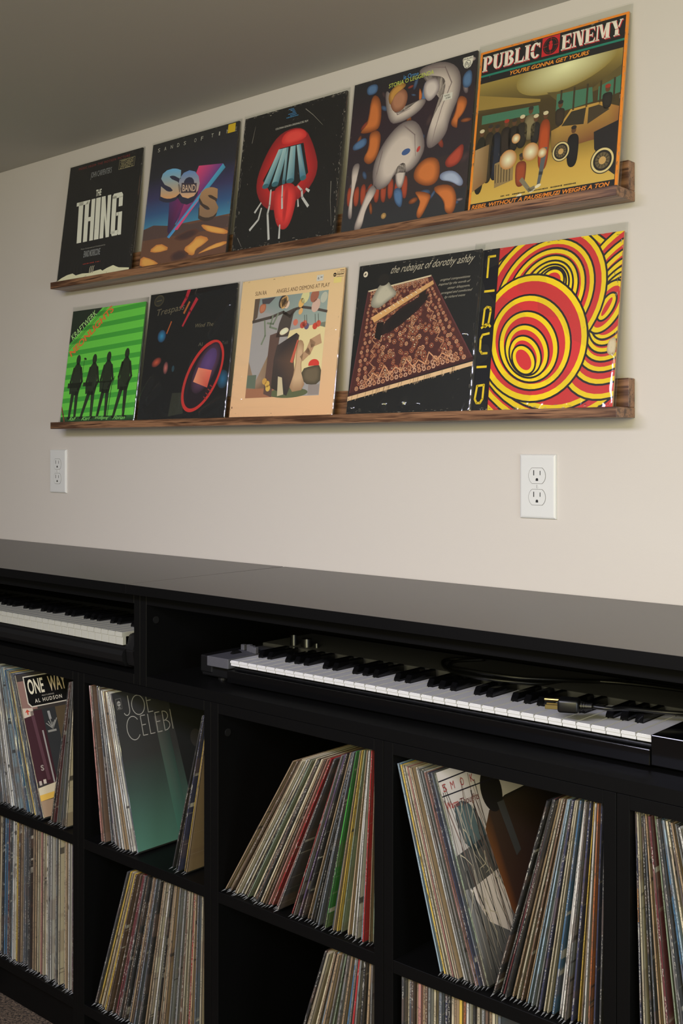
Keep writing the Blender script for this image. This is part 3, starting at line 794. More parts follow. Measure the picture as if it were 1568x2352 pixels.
def art_peach(p):     # peach cover with a framed fantasy landscape
    p.vgrad(0, 1, [(0, (228, 180, 136)), (.5, (224, 175, 138)), (1, (216, 166, 128))], 0)
    bx = (.148, .142, .866, .865)
    c = dict(clip=bx)
    p.rect(*bx, (150, 146, 146), 1); p.poly([(.148, .142), (.866, .142), (.866, .40), (.148, .22)], [(120, 132, 132), (132, 146, 142), (146, 158, 150), (140, 140, 142)], 2)
    p.poly([(.53, .40), (.866, .36), (.866, .70), (.45, .70)], (222, 192, 146), 2)
    p.poly([(.148, .60), (.23, .76), (.34, .56), (.46, .70), (.50, .865), (.148, .865)], [(132, 112, 92), (150, 126, 108), (130, 108, 84), (110, 92, 70), (120, 96, 80), (126, 98, 82)], 3)
    p.poly([(.148, .70), (.24, .70), (.24, .80), (.148, .79)], (96, 106, 92), 4); p.poly([(.148, .80), (.44, .80), (.44, .865), (.148, .865)], (150, 104, 80), 4)
    p.blob([(.68, .68), (.78, .66), (.866, .66), (.866, .80), (.70, .78)], (72, 66, 54), (104, 92, 74), 4, 1); p.rect(.76, .79, .862, .86, (138, 128, 124), 5)
    p.ell(.792, .650, .05, .035, 0, (196, 62, 54), 5, 24, None, clip=(.148, .142, .866, .66)); p.ell(.57, .84, .19, .035, 0, (90, 96, 70), 5, 24)
    dk = (74, 66, 62)
    p.line([(.15, .31), (.33, .29), (.45, .262), (.52, .30), (.57, .25), (.63, .24), (.75, .262), (.866, .29)], .022, dk, 6, .018)
    p.poly([(.45, .27), (.56, .24), (.53, .40), (.52, .44), (.40, .44), (.42, .34)], dk, 6)
    p.poly([(.148, .142), (.20, .142), (.19, .28), (.148, .31)], (92, 78, 68), 6); p.blob([(.20, .19), (.27, .18), (.27, .24), (.21, .26)], (150, 92, 68), (176, 112, 84), 7); p.poly([(.22, .15), (.36, .145), (.30, .19), (.23, .185)], (74, 70, 74), 7)
    for q in ([(.27, .31), (.29, .42), (.26, .48)], [(.35, .28), (.33, .36), (.40, .38)], [(.40, .27), (.36, .34), (.30, .33)]): p.line(q, .014, (112, 122, 104), 7)
    p.poly([(.34, .42), (.44, .40), (.41, .865), (.33, .84)], (92, 72, 66), 6); p.blob([(.44, .39), (.50, .37), (.53, .40), (.47, .43), (.43, .42)], (200, 186, 160), (220, 208, 180), 8)
    p.poly([(.42, .50), (.60, .42), (.63, .44), (.60, .62), (.62, .72), (.56, .86), (.40, .80), (.40, .60)], [(66, 58, 56), (50, 46, 48), (80, 66, 58), (96, 74, 62), (84, 64, 58), (56, 52, 52), (60, 54, 50), (70, 60, 58)], 7)
    p.poly([(.46, .72), (.50, .73), (.53, .85), (.47, .86)], (190, 176, 146), 8)
    p.blob([(.61, .48), (.66, .47), (.69, .52), (.67, .68), (.74, .82), (.57, .84), (.62, .68)], (150, 118, 90), (190, 160, 128), 8, 1); p.line([(.68, .60), (.73, .56), (.76, .50), (.82, .48)], .045, (170, 136, 106), 8, .07); p.line([(.58, .62), (.62, .48)], .028, (184, 92, 74), 8, .016)
    for x, y, w, cc in ((.45, .19, .05, (196, 156, 104)), (.435, .185, .05, (60, 54, 54)), (.48, .21, .03, (206, 180, 160)), (.62, .21, .035, (214, 164, 96)), (.65, .17, .05, (196, 190, 140)), (.62, .27, .025, (206, 158, 100)), (.74, .17, .05, (150, 94, 76)), (.76, .24, .05, (190, 160, 146)), (.83, .19, .04, (170, 172, 158))): p.ell(x, y, w * .75, w, 25, cc, 8, 14, None, clip=bx)
    for x, y, cc in ((.58, .345, (190, 108, 90)), (.65, .37, (176, 74, 62)), (.69, .38, (92, 84, 110)), (.77, .385, (184, 70, 56)), (.80, .37, (186, 84, 66)), (.67, .36, (196, 104, 84)), (.36, .77, (196, 158, 80)), (.33, .75, (186, 144, 76)), (.37, .80, (200, 166, 84))): p.ell(x, y, .024, .024, 0, cc, 8, 9)
    for x in (.67, .69, .77, .80): p.line([(x, .36), (x - .01, .30)], .004, (60, 60, 54), 8)
    p.tline('SUN RA', .146, .262, .088, .118, (106, 84, 66), layer=9); p.tline('ANGELS AND DEMONS AT PLAY', .361, .871, .090, .119, (106, 84, 66), layer=9)
    p.ell(.910, .042, .014, .014, 0, (44, 38, 34), 9, 18); p.tline('abc', .901, .919, .038, .046, (214, 176, 126), layer=10, bold=.02); p.tline('impulse', .930, .990, .032, .052, (44, 38, 34), layer=10, bold=.015)
    for a in ((.928, .026, .994, .028), (.928, .058, .994, .060)): p.rect(*a, (64, 54, 46), 9)
    p.rect(.955, .012, .992, .018, (140, 112, 84), 9); p.rect(.905, .062, .975, .10, (228, 190, 120), 8)
    p.scuff(40, 31, (232, 204, 166), .9, 11); p.ell(.02, .93, .006, .008, 0, (120, 90, 70), 11, 10)


def art_rug(p):       # black cover with a patterned red rug in perspective and script title
    p.rect(0, 0, 1, 1, (27, 28, 29), 0)
    A, B, Cc, D = Vector((.098, .182)), Vector((.620, .128)), Vector((.997, .680)), Vector((.012, .872))

    def q(u, v):
        v2 = v ** 1.25; return tuple((A * (1 - u) + B * u) * (1 - v2) + (D * (1 - u) + Cc * u) * v2)
    p.poly([tuple(A), tuple(B), tuple(Cc), tuple(D)], (74, 40, 38), 1)
    tan, rust, pk = (196, 142, 106), (150, 86, 64), (206, 162, 132)
    r = random.Random(5)

    def flower(u, v, s, a, b):
        x, y = q(u, v); x2, y2 = q(u + .01, v); sc = max(.35, (x2 - x) / .009) * s
        for k in range(7): p.ell(x + sc * math.cos(k * .9), y + sc * math.sin(k * .9), sc * .42, sc * .42, 0, a, 3, 7)
        p.ell(x, y, sc * .6, sc * .6, 0, (60, 34, 34), 4, 8); p.ell(x, y, sc * .36, sc * .36, 0, b, 5, 7)
    for ring in ((.06, .94), (.12, .88)):
        for k in range(26):
            v = .03 + k * .0375
            for u in (ring[0], ring[1]): flower(u + r.gauss(0, .008), v, .011, tan if k % 2 else rust, pk)
        for k in range(22):
            u = .1 + k * .038
            for v in (1 - ring[0] * .6, ring[0] * .6): flower(u, v + r.gauss(0, .004), .011, tan if k % 2 else pk, rust)
    for k in range(430):
        u, v = r.uniform(.15, .85), r.uniform(.06, .93)
        flower(u, v, r.uniform(.008, .017), r.choice([rust, tan, (112, 58, 52), (150, 92, 66)]), r.choice([pk, tan, (206, 180, 150)]))
    for k in range(7):
        u = .2 + k * .1; pts = [q(u - .05, .93), q(u, .84 if k % 2 else .88), q(u + .05, .93)]
        for a, b in zip(pts, pts[1:]): p.line([a, b], .008, tan, 6)
    for u in (.15, .85):
        for k in range(9): p.line([q(u, .08 + k * .1), q(u + (.05 if u < .5 else -.05), .13 + k * .1), q(u, .18 + k * .1)], .006, (170, 120, 90), 6)
    p.line([tuple(B), tuple(Cc)], .008, (92, 50, 52), 7); p.line([tuple(A), tuple(D)], .008, (92, 50, 52), 7); p.line([tuple(D), tuple(Cc)], .02, (58, 32, 34), 7)
    p.line([tuple(A), tuple(B)], .010, (196, 180, 150), 7)
    p.poly([(0, .886), (1, .698), (1, .724), (0, .914)], (206, 172, 132), 8)
    for k in range(70):
        u = r.random(); y = .886 - u * .188; p.line([(u, y + .003), (u - .006, y + .034 + r.gauss(0, .004))], .004, (206, 176, 140) if k % 3 else (120, 92, 66), 9, .002)
    p.blob([(.30, .36), (.62, .22), (.60, .30), (.36, .46), (.20, .50)], (40, 28, 28), (30, 26, 27), 8, 1); p.poly([(.20, .40), (.26, .40), (.24, .52), (.19, .50)], (30, 24, 24), 9); p.poly([(.535, .24), (.59, .21), (.59, .28), (.54, .29)], (36, 28, 26), 9)
    p.poly([(.147, .361), (.638, .160), (.650, .186), (.176, .401)], [(206, 164, 110), (190, 148, 100), (186, 142, 94), (200, 150, 96)], 10)
    for k in range(10): p.line([(.22 + k * .035, .335 - k * .0145), (.235 + k * .035, .345 - k * .0145)], .003, (236, 224, 200), 11)
    p.line([(.176, .401), (.650, .186)], .005, (92, 62, 44), 11)
    p.blob([(.19, .14), (.26, .12), (.30, .17), (.36, .22), (.28, .26), (.20, .31), (.11, .28)], (120, 116, 104), (176, 170, 152), 9, 2); p.ell(.225, .115, .05, .04, 0, (36, 34, 33), 11, 20)
    p.text('the rubaiyat of dorothy ashby', (.290, .030), (.958, .022), (.275, .096), (168, 160, 142), 12, shear=.35)
    for i, (w, a, b) in enumerate((('original compositions', .700, .932), ('inspired by the words of', .690, .935), ('omar khayyam,', .765, .935), ('arranged and conducted', .715, .955), ('by richard evans', .745, .905))):
        y = .155 + i * .0285; p.text(w, (a, y + .002), (b, y), (a - .006, y + .022), (160, 154, 138), 12, shear=.35)
    p.ell(.061, .062, .020, .020, 0, (206, 196, 176), 12, 22); p.poly([(.048, .066), (.062, .052), (.068, .062), (.058, .07)], (60, 50, 46), 13)
    p.scuff(120, 41, (128, 122, 112), .85, 13)


def art_rings(p):     # red, yellow and black nested ovals beside a black lettered strip
    red, yel, blk = (196, 52, 52), (226, 196, 26), (36, 34, 36)
    cl = (.176, 0, 1, 1)
    p.rect(0, 0, 1, 1, red, 0)

    def nest(cx, cy, rx, ry, rot, n, layer, f=.80, dx=0, dy=0, g=1.0, y=.028):
        for k in range(n):
            s = f ** k; a, b = rx * s, ry * s * g ** k; x, yy = cx + dx * k, cy + dy * k
            d = y * max(.6, s ** .35)
            p.ell(x, yy, a, b, rot, blk, layer + k * .9, 48, clip=cl)
            p.ell(x, yy, a - .012, b - .012, rot, yel, layer + k * .9 + .3, 48, clip=cl)
            p.ell(x, yy, max(.01, a - .012 - d), max(.008, b - .012 - d), rot, red, layer + k * .9 + .6, 48, clip=cl)
    nest(.62, .38, 1.02, .86, 48, 5, .2, .86, -.02, .03, 1, .034); nest(1.04, .44, .56, .38, -62, 7, 5, .84, -.012, .0, .98); nest(.925, .43, .17, .10, -60, 2, 11.6, .55, 0, 0, .9)
    nest(.50, .34, .45, .40, -50, 8, 13.6, .80, .008, -.012)
    nest(.445, .575, .405, .365, 52, 6, 21, .765, -.008, .026, .955, .034)
    p.rect(0, 0, .176, 1, (27, 28, 30), 28)
    y2 = (210, 182, 40); w = .014; L = 29

    def ln(*pts): p.line(list(pts), w, y2, L)
    ln((.10, .175), (.10, .046), (.148, .046)); ln((.09, .263), (.157, .263))
    ln((.095, .47), (.10, .375), (.115, .362), (.14, .368), (.145, .39), (.135, .47), (.115, .485), (.10, .475)); ln((.12, .47), (.088, .49)); ln((.135, .47), (.15, .486))
    ln((.146, .528), (.10, .534), (.088, .56), (.09, .63), (.105, .65), (.142, .65)); ln((.078, .733), (.144, .733))
    ln((.09, .85), (.138, .845), (.136, .93), (.12, .955), (.095, .955), (.08, .93), (.09, .85))
    ln((.012, .05), (.008, .165), (.042, .165)); ln((.006, .21), (.004, .31)); ln((.008, .345), (.03, .345), (.026, .45), (.006, .45)); ln((.03, .45), (.038, .47)); ln((.036, .50), (.03, .60), (.004, .61)); ln((.01, .66), (.006, .76)); ln((.0, .82), (.028, .83), (.024, .93), (0, .94))
    p.scuff(120, 51, (196, 180, 160), .85, 31)
    p.blob([(.95, .62), (1, .60), (1, .72), (.94, .70)], (176, 150, 110), (206, 190, 160), 31)


def art_sign(p):      # cube cover: black street sign above a red brown doorway
    p.rect(0, 0, 1, 1, (58, 54, 52), 0)
    p.rect(0, .05, .12, .26, (132, 104, 96), 1); p.poly([(.0, .24), (.08, .25), (.08, .30), (0, .31)], (190, 176, 162), 2); p.poly([(.015, .272), (.035, .252), (.055, .272)], (180, 70, 52), 3); p.rect(.03, .272, .04, .29, (180, 70, 52), 3)
    p.poly([(0, .27), (.15, .27), (.16, .80), (0, .76)], (62, 38, 44), 1); p.poly([(.055, .27), (.08, .27), (.11, .76), (.085, .76)], (86, 58, 66), 2)
    p.poly([(.15, .27), (.30, .27), (.30, .9), (.16, .9)], (50, 52, 54), 1); p.line([(.125, .42), (.135, .78)], .012, (150, 148, 146), 3); p.poly([(.19, .29), (.21, .29), (.215, .35), (.195, .35)], (150, 150, 150), 3)
    for k in range(6): p.line([(.21, .42), (.165 + .018 * k, .375 - .012 * (k % 3))], .007, (140, 140, 136), 3)
    p.rect(.165, .425, .235, .44, (140, 140, 136), 3); p.poly([(.26, .27), (.38, .27), (.38, .9), (.26, .9)], (86, 74, 56), 2)
    p.poly([(.05, .02), (.62, .02), (.62, .245), (.075, .245), (.05, .215)], (196, 190, 176), 4); p.poly([(.058, .028), (.62, .028), (.62, .237), (.08, .237), (.058, .21)], (22, 22, 22), 5)
    p.tline('ONE', .075, .205, .045, .155, (214, 208, 186), layer=7, bold=.02); p.tline('WAY', .245, .390, .045, .155, (206, 190, 164), layer=7, bold=.02)
    p.tline('FEATURING', .175, .275, .170, .180, (170, 166, 156), layer=7); p.tline('AL HUDSON', .11, .335, .190, .218, (206, 200, 186), layer=7, bold=.015, space=1.3)
    p.tline('S', .05, .075, .65, .69, (150, 140, 134), layer=4, bold=.03); p.rect(.015, .755, .035, .785, (170, 160, 150), 4); p.rect(.05, .750, .072, .780, (190, 180, 168), 4)
    p.poly([(0, .80), (.2, .78), (.2, .84), (0, .85)], (196, 186, 160), 3); p.poly([(0, .85), (.2, .84), (.2, .88), (0, .89)], (206, 168, 80), 3); p.rect(0, .89, .3, 1, (150, 128, 106), 2)


def art_teal(p):      # cube cover: charcoal to dark teal with thin outlined title
    p.vgrad(0, 1, [(0, (40, 40, 41)), (.42, (50, 50, 49)), (.62, (56, 76, 70)), (1, (74, 122, 106))], 0)
    p.poly([(.30, .20), (.40, .20), (.44, 1), (.34, 1)], [(80, 76, 74), (50, 50, 50), (60, 100, 88), (66, 116, 100)], 1)
    p.poly([(.44, .1), (1, .1), (1, 1), (.50, 1)], (38, 39, 39), 2)
    g = (160, 158, 152)
    for a in ((.02, .04, .062, .043), (.02, .108, .062, .111), (.02, .04, .0225, .11), (.06, .04, .0625, .11)): p.rect(*a, (110, 108, 104), 4)
    p.ell(.041, .074, .014, .018, 0, (150, 148, 144), 5, 18); p.line([(.03, .074), (.052, .074)], .004, (50, 50, 50), 6); p.tline('EPIC', .030, .052, .096, .105, (170, 168, 164), layer=6, bold=.02)
    w = .0055

    def arc(cx, cy, rx, ry, a0, a1): p.ring(cx, cy, rx, ry, w, 0, g, 6, 26, a0, a1)
    p.line([(.118, .035), (.118, .12)], w, g, 6); arc(.0925, .12, .028, .04, 0, 150); arc(.19, .105, .054, .066, 0, 360)
    p.line([(.30, .03), (.262, .03), (.262, .165), (.30, .165)], w, g, 6); p.line([(.262, .09), (.295, .09)], w, g, 6)
    arc(.125, .245, .056, .078, 40, 320)
    for x in (.192, .312): p.line([(x + .036, .178), (x, .178), (x, .305), (x + .036, .305)], w, g, 6); p.line([(x, .238), (x + .032, .238)], w, g, 6)
    p.line([(.252, .178), (.252, .305), (.288, .305)], w, g, 6); p.line([(.372, .178), (.372, .305)], w, g, 6)
    arc(.372, .21, .044, .034, -90, 90); arc(.372, .272, .05, .036, -90, 90); p.line([(.44, .305), (.44, .178)], w, g, 6)
    p.ell(.62, .40, .05, .06, 0, (54, 52, 50), 4, 20); p.poly([(.55, .55), (.70, .55), (.72, 1), (.52, 1)], (50, 52, 52), 4)


def art_winter(p):    # cube cover: pale wintry thicket with red script title, dark coat at right
    p.vgrad(0, 1, [(0, (206, 198, 196)), (.4, (180, 174, 174)), (.6, (120, 120, 122)), (1, (66, 66, 68))], 0)
    r = random.Random(3)
    p.blob([(.05, .18), (.16, .16), (.24, .24), (.28, .40), (.10, .42)], (60, 76, 84), (84, 100, 104), 1, 1); p.poly([(0, .40), (.30, .36), (.30, .58), (0, .56)], (78, 78, 78), 1); p.poly([(.04, .57), (.34, .53), (.30, .85), (.12, .74)], (206, 196, 194), 2)
    for k in range(34):
        x = r.uniform(0, .3); L = r.uniform(.3, .9); y = r.uniform(.05, .5); c = r.choice([(46, 46, 48), (96, 92, 90), (160, 152, 146), (120, 100, 96)])
        p.line([(x, y), (x + r.uniform(-.03, .05), y + L * .4), (x + r.uniform(0, .10), y + L)], r.uniform(.003, .010), c, 3, .003)
    for k in range(10):
        x, y = r.uniform(.02, .28), r.uniform(.15, .7); s = r.choice((-1, 1)); p.line([(x, y), (x + s * r.uniform(.01, .04), y + r.uniform(.02, .07)), (x + s * r.uniform(.04, .07), y + r.uniform(.06, .16)), (x + s * r.uniform(.03, .10), y + r.uniform(.14, .26))], .006, (176, 168, 150), 4, .002)
    p.poly([(.27, .34), (.34, .26), (.50, .22), (1, .2), (1, 1), (.40, 1), (.32, .74)], [(104, 70, 44), (60, 48, 40), (38, 36, 36), (34, 34, 34), (30, 30, 30), (70, 44, 40), (120, 72, 44)], 5)
    p.ell(.40, .17, .09, .11, 0, (34, 32, 32), 6, 30)
    p.poly([(.42, .24), (.48, .24), (.52, .5), (.47, .52)], (66, 66, 68), 7)
    p.line([(0, .045), (.6, .035)], .006, (36, 34, 44), 8); p.line([(.0, .118), (.45, .12)], .006, (36, 34, 44), 8)
    for i, (ch, x) in enumerate((('S', .02), ('M', .085), ('O', .165), ('K', .25))): p.tline(ch, x, x + .03, .062, .100, (150, 60, 62), layer=8)
    p.tline('Warm', .01, .115, .150, .185, (150, 62, 60), layer=8, bold=.01); p.tline('Thoughts', .13, .285, .155, .20, (92, 46, 46), layer=8, bold=.005)

# ------------------------------------------------------------------ records on the ledges
def ledge_sleeve(w, h, t, seed, top, folds, parent):
    """clear outer sleeve: a flattened tube with creases, open at the top"""
    nu, nz = 100, 100; m = .004; bm = bmesh.new(); rows = []
    off = Vector((seed * 3.1, seed * 1.7, 0))
    for j in range(nz + 1):
        v = j / nz; z = -.0008 + v * (h + top); row = []
        for i in range(nu + 1):                       # front sheet, left to right
            u = i / nu; x = -m + u * (w + 2 * m)
            e = min(u, 1 - u) * (w + 2 * m)
            d = .0011 + .0012 * noise.noise(Vector((u * 5, v * 6, 0)) + off) * min(1, e / .02)
            low = math.exp(-v * 16); side = math.exp(-(1 - u) * 22) + .5 * math.exp(-u * 22)
            d += .0034 * (low + .5 * side) * abs(noise.noise(Vector((u * 20, v * 13, 2)) + off * 2))
            d += .0016 * math.exp(-v * 30) * abs(noise.noise(Vector((u * 46, v * 30, 5)) + off))
            for (fx, fy, gx, gy, am, wd) in folds:
                dx, dy = gx - fx, gy - fy; L2 = dx * dx + dy * dy
                s = ((u - fx) * dx + (v - fy) * dy) / L2; q = abs((u - fx) * dy - (v - fy) * dx) / math.sqrt(L2)
                if -.1 < s < 1.1: d += 1.55 * am * math.exp(-(q / (wd * 1.9)) ** 2) * max(0, 1 - (2 * s - 1) ** 4)
            d = max(d, .00085)
            if i in (0, nu): d = -.0004
            if z > h: d = d * .6
            row.append((x, -d, z))
        row.append((w + m + .0012, t * .5, z)); 
        row += [(w + m - (w + 2 * m) * k / 6, t + .0008, z) for k in range(7)]
        row.append((-m - .0012, t * .5, z))
        rows.append([bm.verts.new(p) for p in row])
    n = len(rows[0])
    for a, b in zip(rows, rows[1:]):
        for k in range(n): bm.faces.new((a[k], a[(k + 1) % n], b[(k + 1) % n], b[k]))
    bmesh.ops.recalc_face_normals(bm, faces=bm.faces)
    return obj('clear_sleeve', bm, M['sleeve'], parent, smooth=True)


def ledge_record(x0, x1, z, top, art, gain, label, base, sleeve, folds=(), dy=0.0, t=.0038, group='record covers on the picture ledges', seed=1, tilt=0):
    w = x1 - x0; a = math.asin(.0425 / .307); h = (top - z) / math.cos(a)
    bm = bmesh.new(); box(bm, 0, w, 0, t, 0, h, bev=.0008, seg=2)
    o = obj('album_record', bm, M['card']); o.color = lin(base)
    o.location = (x0, -.0505 + dy, z + .0004); o.rotation_euler = (-a, R(tilt), 0)
    tag(o, label, 'record', group)
    p = Print(gain); art(p); p.build(w, h, o, lambda X, Z, out: (X, -out, Z))
    if sleeve is not None: ledge_sleeve(w, h, t, seed, sleeve, folds, o)
    return o, w, h


def sticker(o, w, h, x0, y0, x1, y1, mat, marks=()):
    s = obj('price_sticker', nb(x0 * w, x1 * w, -.0010, -.0008, (1 - y1) * h, (1 - y0) * h), mat, o)
    s['label'] = 'small square price sticker'
    for body, a, b, c, d in marks:
        q = Print(1); q.text(body, (a, b), (c, b), (a, d), (70, 70, 80), 1)
        k = q.build(w, h, s, lambda X, Z, out: (X, -.0010 - out, Z)); k.name = 'pen_mark'


ZU, ZL = 1.6562, 1.2922
ledge_record(-2.500, -2.197, ZU, 1.9640, art_torn, .52, 'black cover with tall white title over a torn white strip, on the upper ledge', (40, 38, 36), .004, seed=1)
o, w, h = ledge_record(-2.156, -1.850, ZU, 1.9615, art_dunes, .56, 'desert dunes cover with chrome letters and a purple wedge, on the upper ledge', (60, 52, 48), .007, seed=2)
sticker(o, w, h, .885, .008, .965, .075, M['ysticker'])
ledge_record(-1.830, -1.526, ZU, 1.9605, art_bars, .62, 'worn black cover with a red ring around slanting blue bars, on the upper ledge', (60, 56, 52), .009, ((.5, .02, .95, .04, .0014, .02),), seed=3)
o, w, h = ledge_record(-1.506, -1.202, ZU, 1.9665, art_swirl, .70, 'dark painted cover with pale, rust and blue rounded forms, on the upper ledge', (50, 46, 48), .003, seed=4)
sticker(o, w, h, .763, .225, .835, .267, M['sticker'], (('RARE', .775, .233, .815, .243), ('3/80', .785, .249, .822, .26)))
ledge_record(-1.194, -.893, ZU, 1.9585, art_crew, .80, 'orange bordered cover with a yellow lit garage crowd, right end of the upper ledge', (200, 150, 90), .016, seed=5)
ledge_record(-2.485, -2.181, ZL, 1.5835, art_green, .56, 'green striped cover with four black standing figures, left end of the lower ledge', (70, 120, 60), .013,
             ((.62, .15, .80, .36, .0042, .010), (.86, .02, .97, .2, .0045, .012), (.46, .03, .47, .4, .003, .010)), seed=6)
ledge_record(-2.164, -1.857, ZL, 1.5975, art_cone, .60, 'black cover with a red rimmed speaker cone, second on the lower ledge', (36, 36, 38), .004,
             ((.02, .14, .16, .34, .0045, .012), (.74, .60, .96, .86, .0050, .012), (.1, .14, .26, .28, .0038, .010), (.40, .93, .88, .955, .0030, .010), (.5, .02, .62, .5, .003, .014), (.72, .03, .98, .14, .0042, .014), (.55, .985, .64, .90, .004, .010)), seed=7)
o, w, h = ledge_record(-1.838, -1.531, ZL, 1.5970, art_peach, .68, 'peach cover with a framed storybook landscape, middle of the lower ledge', (216, 176, 130), .003,
                       ((.02, .06, .8, .05, .0030, .008), (.02, .17, .14, .12, .0036, .010), (.0, .42, .15, .40, .003, .010), (.86, .55, .97, .58, .0026, .010), (.02, .30, .12, .29, .003, .008)), seed=8)
sticker(o, w, h, .745, .029, .808, .071, M['sticker'], (('6', .757, .042, .769, .060), ('-', .78, .044, .798, .048)))
ledge_record(-1.487, -1.188, ZL, 1.5932, art_rug, .74, 'black cover with a patterned red rug drawn in perspective, on the lower ledge', (40, 38, 36), .010,
             ((.30, .02, .34, .08, .0045, .010), (.47, .02, .50, .09, .0045, .010), (.50, .03, .62, .06, .003, .008), (.0, .05, .08, .03, .0036, .010), (.86, .42, .93, .48, .0036, .010)), dy=-.0052, seed=9)
ledge_record(-1.204, -.902, ZL, 1.5905, art_rings, .86, 'red and yellow nested ovals cover with a black lettered strip, on the lower ledge', (190, 150, 110), .017,
             ((.90, .25, .98, .30, .0025, .02), (.96, .02, .99, .4, .002, .012)), seed=10)

# ------------------------------------------------------------------ records in the cubes
PAL = dict(c=(196, 184, 156), t=(164, 138, 106), b=(98, 74, 56), k=(30, 30, 33), g=(132, 132, 130), d=(66, 66, 69), w=(216, 212, 206), r=(168, 34, 38), m=(98, 32, 40),
           n=(44, 48, 82), u=(66, 112, 150), l=(150, 172, 186), G=(48, 132, 46), e=(136, 150, 124), y=(206, 172, 66), o=(196, 110, 52), p=(190, 132, 122), v=(78, 58, 92), s=(90, 96, 106))
NAME = dict(c='cream', t='tan', b='brown', k='black', g='grey', d='dark grey', w='white', r='red', m='maroon', n='navy', u='blue', l='pale blue', G='green', e='sage', y='yellow', o='orange', p='pink', v='purple', s='slate')
ORD = ['leftmost', 'second', 'third', 'fourth', 'fifth', 'sixth', 'seventh', 'eighth', 'ninth', 'tenth', 'eleventh', 'twelfth'] + ['%dth' % k for k in range(13, 61)]
for _k, _s in ((21, 'st'), (22, 'nd'), (23, 'rd'), (31, 'st'), (32, 'nd'), (33, 'rd'), (41, 'st'), (42, 'nd'), (43, 'rd'), (51, 'st'), (52, 'nd'), (53, 'rd')): ORD[_k - 1] = '%d%s' % (_k, _s)
HH = .307


def unit_jacket():
    bm = bmesh.new(); box(bm, -.5, .5, 0, HH, .005, .005 + HH)
    es = [e for e in bm.edges if all(v.co.y < .001 for v in e.verts) and abs(e.verts[0].co.z - e.verts[1].co.z) > .1]
    me = bpy.data.meshes.new('record_jacket'); bm.to_mesh(me); bm.free(); me.materials.append(M['card']); return me


def unit_sleeve(seed):
    """thin clear sleeve, open on top, creased front strip and pinched bottom corner"""
    r = random.Random(seed); bm = bmesh.new(); n = 12; rows = []; hw = .56
    for j in range(n + 1):
        z = .004 + (HH + .0014) * j / n; wob = r.uniform(.0004, .0016); sx = r.uniform(-.12, .12)
        rows.append([bm.verts.new(p) for p in ((-hw, HH + .002, z), (-hw, .0008, z), (-hw * .55 + sx, -wob, z), (hw * .55 + sx, -wob * r.uniform(.4, 1.6), z), (hw, .0008, z), (hw, HH + .002, z))])
    for a, b in zip(rows, rows[1:]):
        for k in range(5): bm.faces.new((a[k], a[k + 1], b[k + 1], b[k]))
    tip = bm.verts.new((r.uniform(-.3, .3), -.0095, .0018)); bk = bm.verts.new((0, HH, .002)); a = rows[0]
    for q in ((a[1], tip, a[2]), (a[2], tip, a[3]), (a[3], tip, a[4])): bm.faces.new(q).material_index = 1
    bm.faces.new((a[0], bk, tip, a[1])); bm.faces.new((a[5], a[4], tip, bk))
    bmesh.ops.recalc_face_normals(bm, faces=bm.faces)
    me = bpy.data.meshes.new('clear_sleeve'); bm.to_mesh(me); bm.free(); me.materials.append(M['sleeve2']); me.materials.append(M['fold']); return me


JK = unit_jacket(); SL = [unit_sleeve(k) for k in range(5)]
base_r = bpy.data.objects.new('record', JK); base_s = bpy.data.objects.new('clear_sleeve', SL[0])
REC = {}


def row(key, codes, xa, xb, a0, a1, zs, where, group, y=-.3845, left=False):
    """a row of records on a shelf: bottoms run from xa to xb, lean changes from a0 to a1 degrees (positive = top to the right)"""
    codes = codes.split(); rr = random.Random(key)
    n = len(codes); jit = [0] + [rr.uniform(-.22, .22) for _ in codes[2:]] + [0]; t0, t1 = math.tan(R(a0)), math.tan(R(a1)); out = []; b = (xb - xa) / max(1, n - 1)
    for i, ch in enumerate(codes):
        u = i + jit[i]; f = u / max(1, n - 1)
        gap = 1 + min((jit[i + 1] - jit[i]) if i < n - 1 else 0, (jit[i] - jit[i - 1]) if i else 0); th = math.atan(t0 + (t1 - t0) * f)
        d = HH * math.cos(th) * abs(t1 - t0) / max(1, n - 1)
        t = max(.0012, gap * (b * .985 - d)) * math.cos(th) / 1.12
        o = base_r.copy(); COL.objects.link(o); s = base_s.copy(); s.data = rr.choice(SL); COL.objects.link(s); s.parent = o
        o.location = (xa + b * u, y + rr.uniform(-.006, .005), zs + abs(math.sin(th)) * t * .56); o.rotation_euler = (0, th, 0); o.scale = (t, 1, 1)
        c = PAL[ch]; j = rr.uniform(.82, 1.08); o.color = lin(tuple(min(255, v * j) for v in c))
        tag(o, '%s-spined record, %s from the left in the %s' % (NAME[ch], ORD[i].replace('leftmost', 'first'), where), 'record', group)
        out.append(o)
    REC[key] = out; return out


ZS, ZB = .4362, .1032
row(11, 'w g d s g s w d g w s g d l g w s u e g d y s w n c', -2.236, -2.047, -8, -21, ZS, "upper first cube's left-leaning row", 'records leaning left in the upper first cube')
row(12, 't k m g s p g c', -2.028, -1.9670, 13, 6, ZS, "upper first cube's right-leaning row", 'records leaning right in the upper first cube')
row(13, 'g t c b d k u m s d l s w c y b t s s d s s k o t t e c c p c w c e g w c e g e c c k g t c w v b k', -2.236, -1.935, 1.6, .4, ZB, 'lower first cube', 'records in the lower first cube')
row(21, 'p b s v w b g w t w w s', -1.839, -1.736, -7.8, -16, ZS, "upper second cube's left-leaning row", 'records leaning left in the upper second cube')
row(22, 'k k s n y t', -1.632, -1.591, 16, 11.5, ZS, "upper second cube's right-leaning row", 'records leaning right in the upper second cube')
row(23, 'd y c t c y b t b m m d b k d t b s s s k t c c w k t c g t b g k g t b c c r t g s l c p t', -1.871, -1.5340, 20, .8, ZB, 'lower second cube', 'records in the lower second cube')
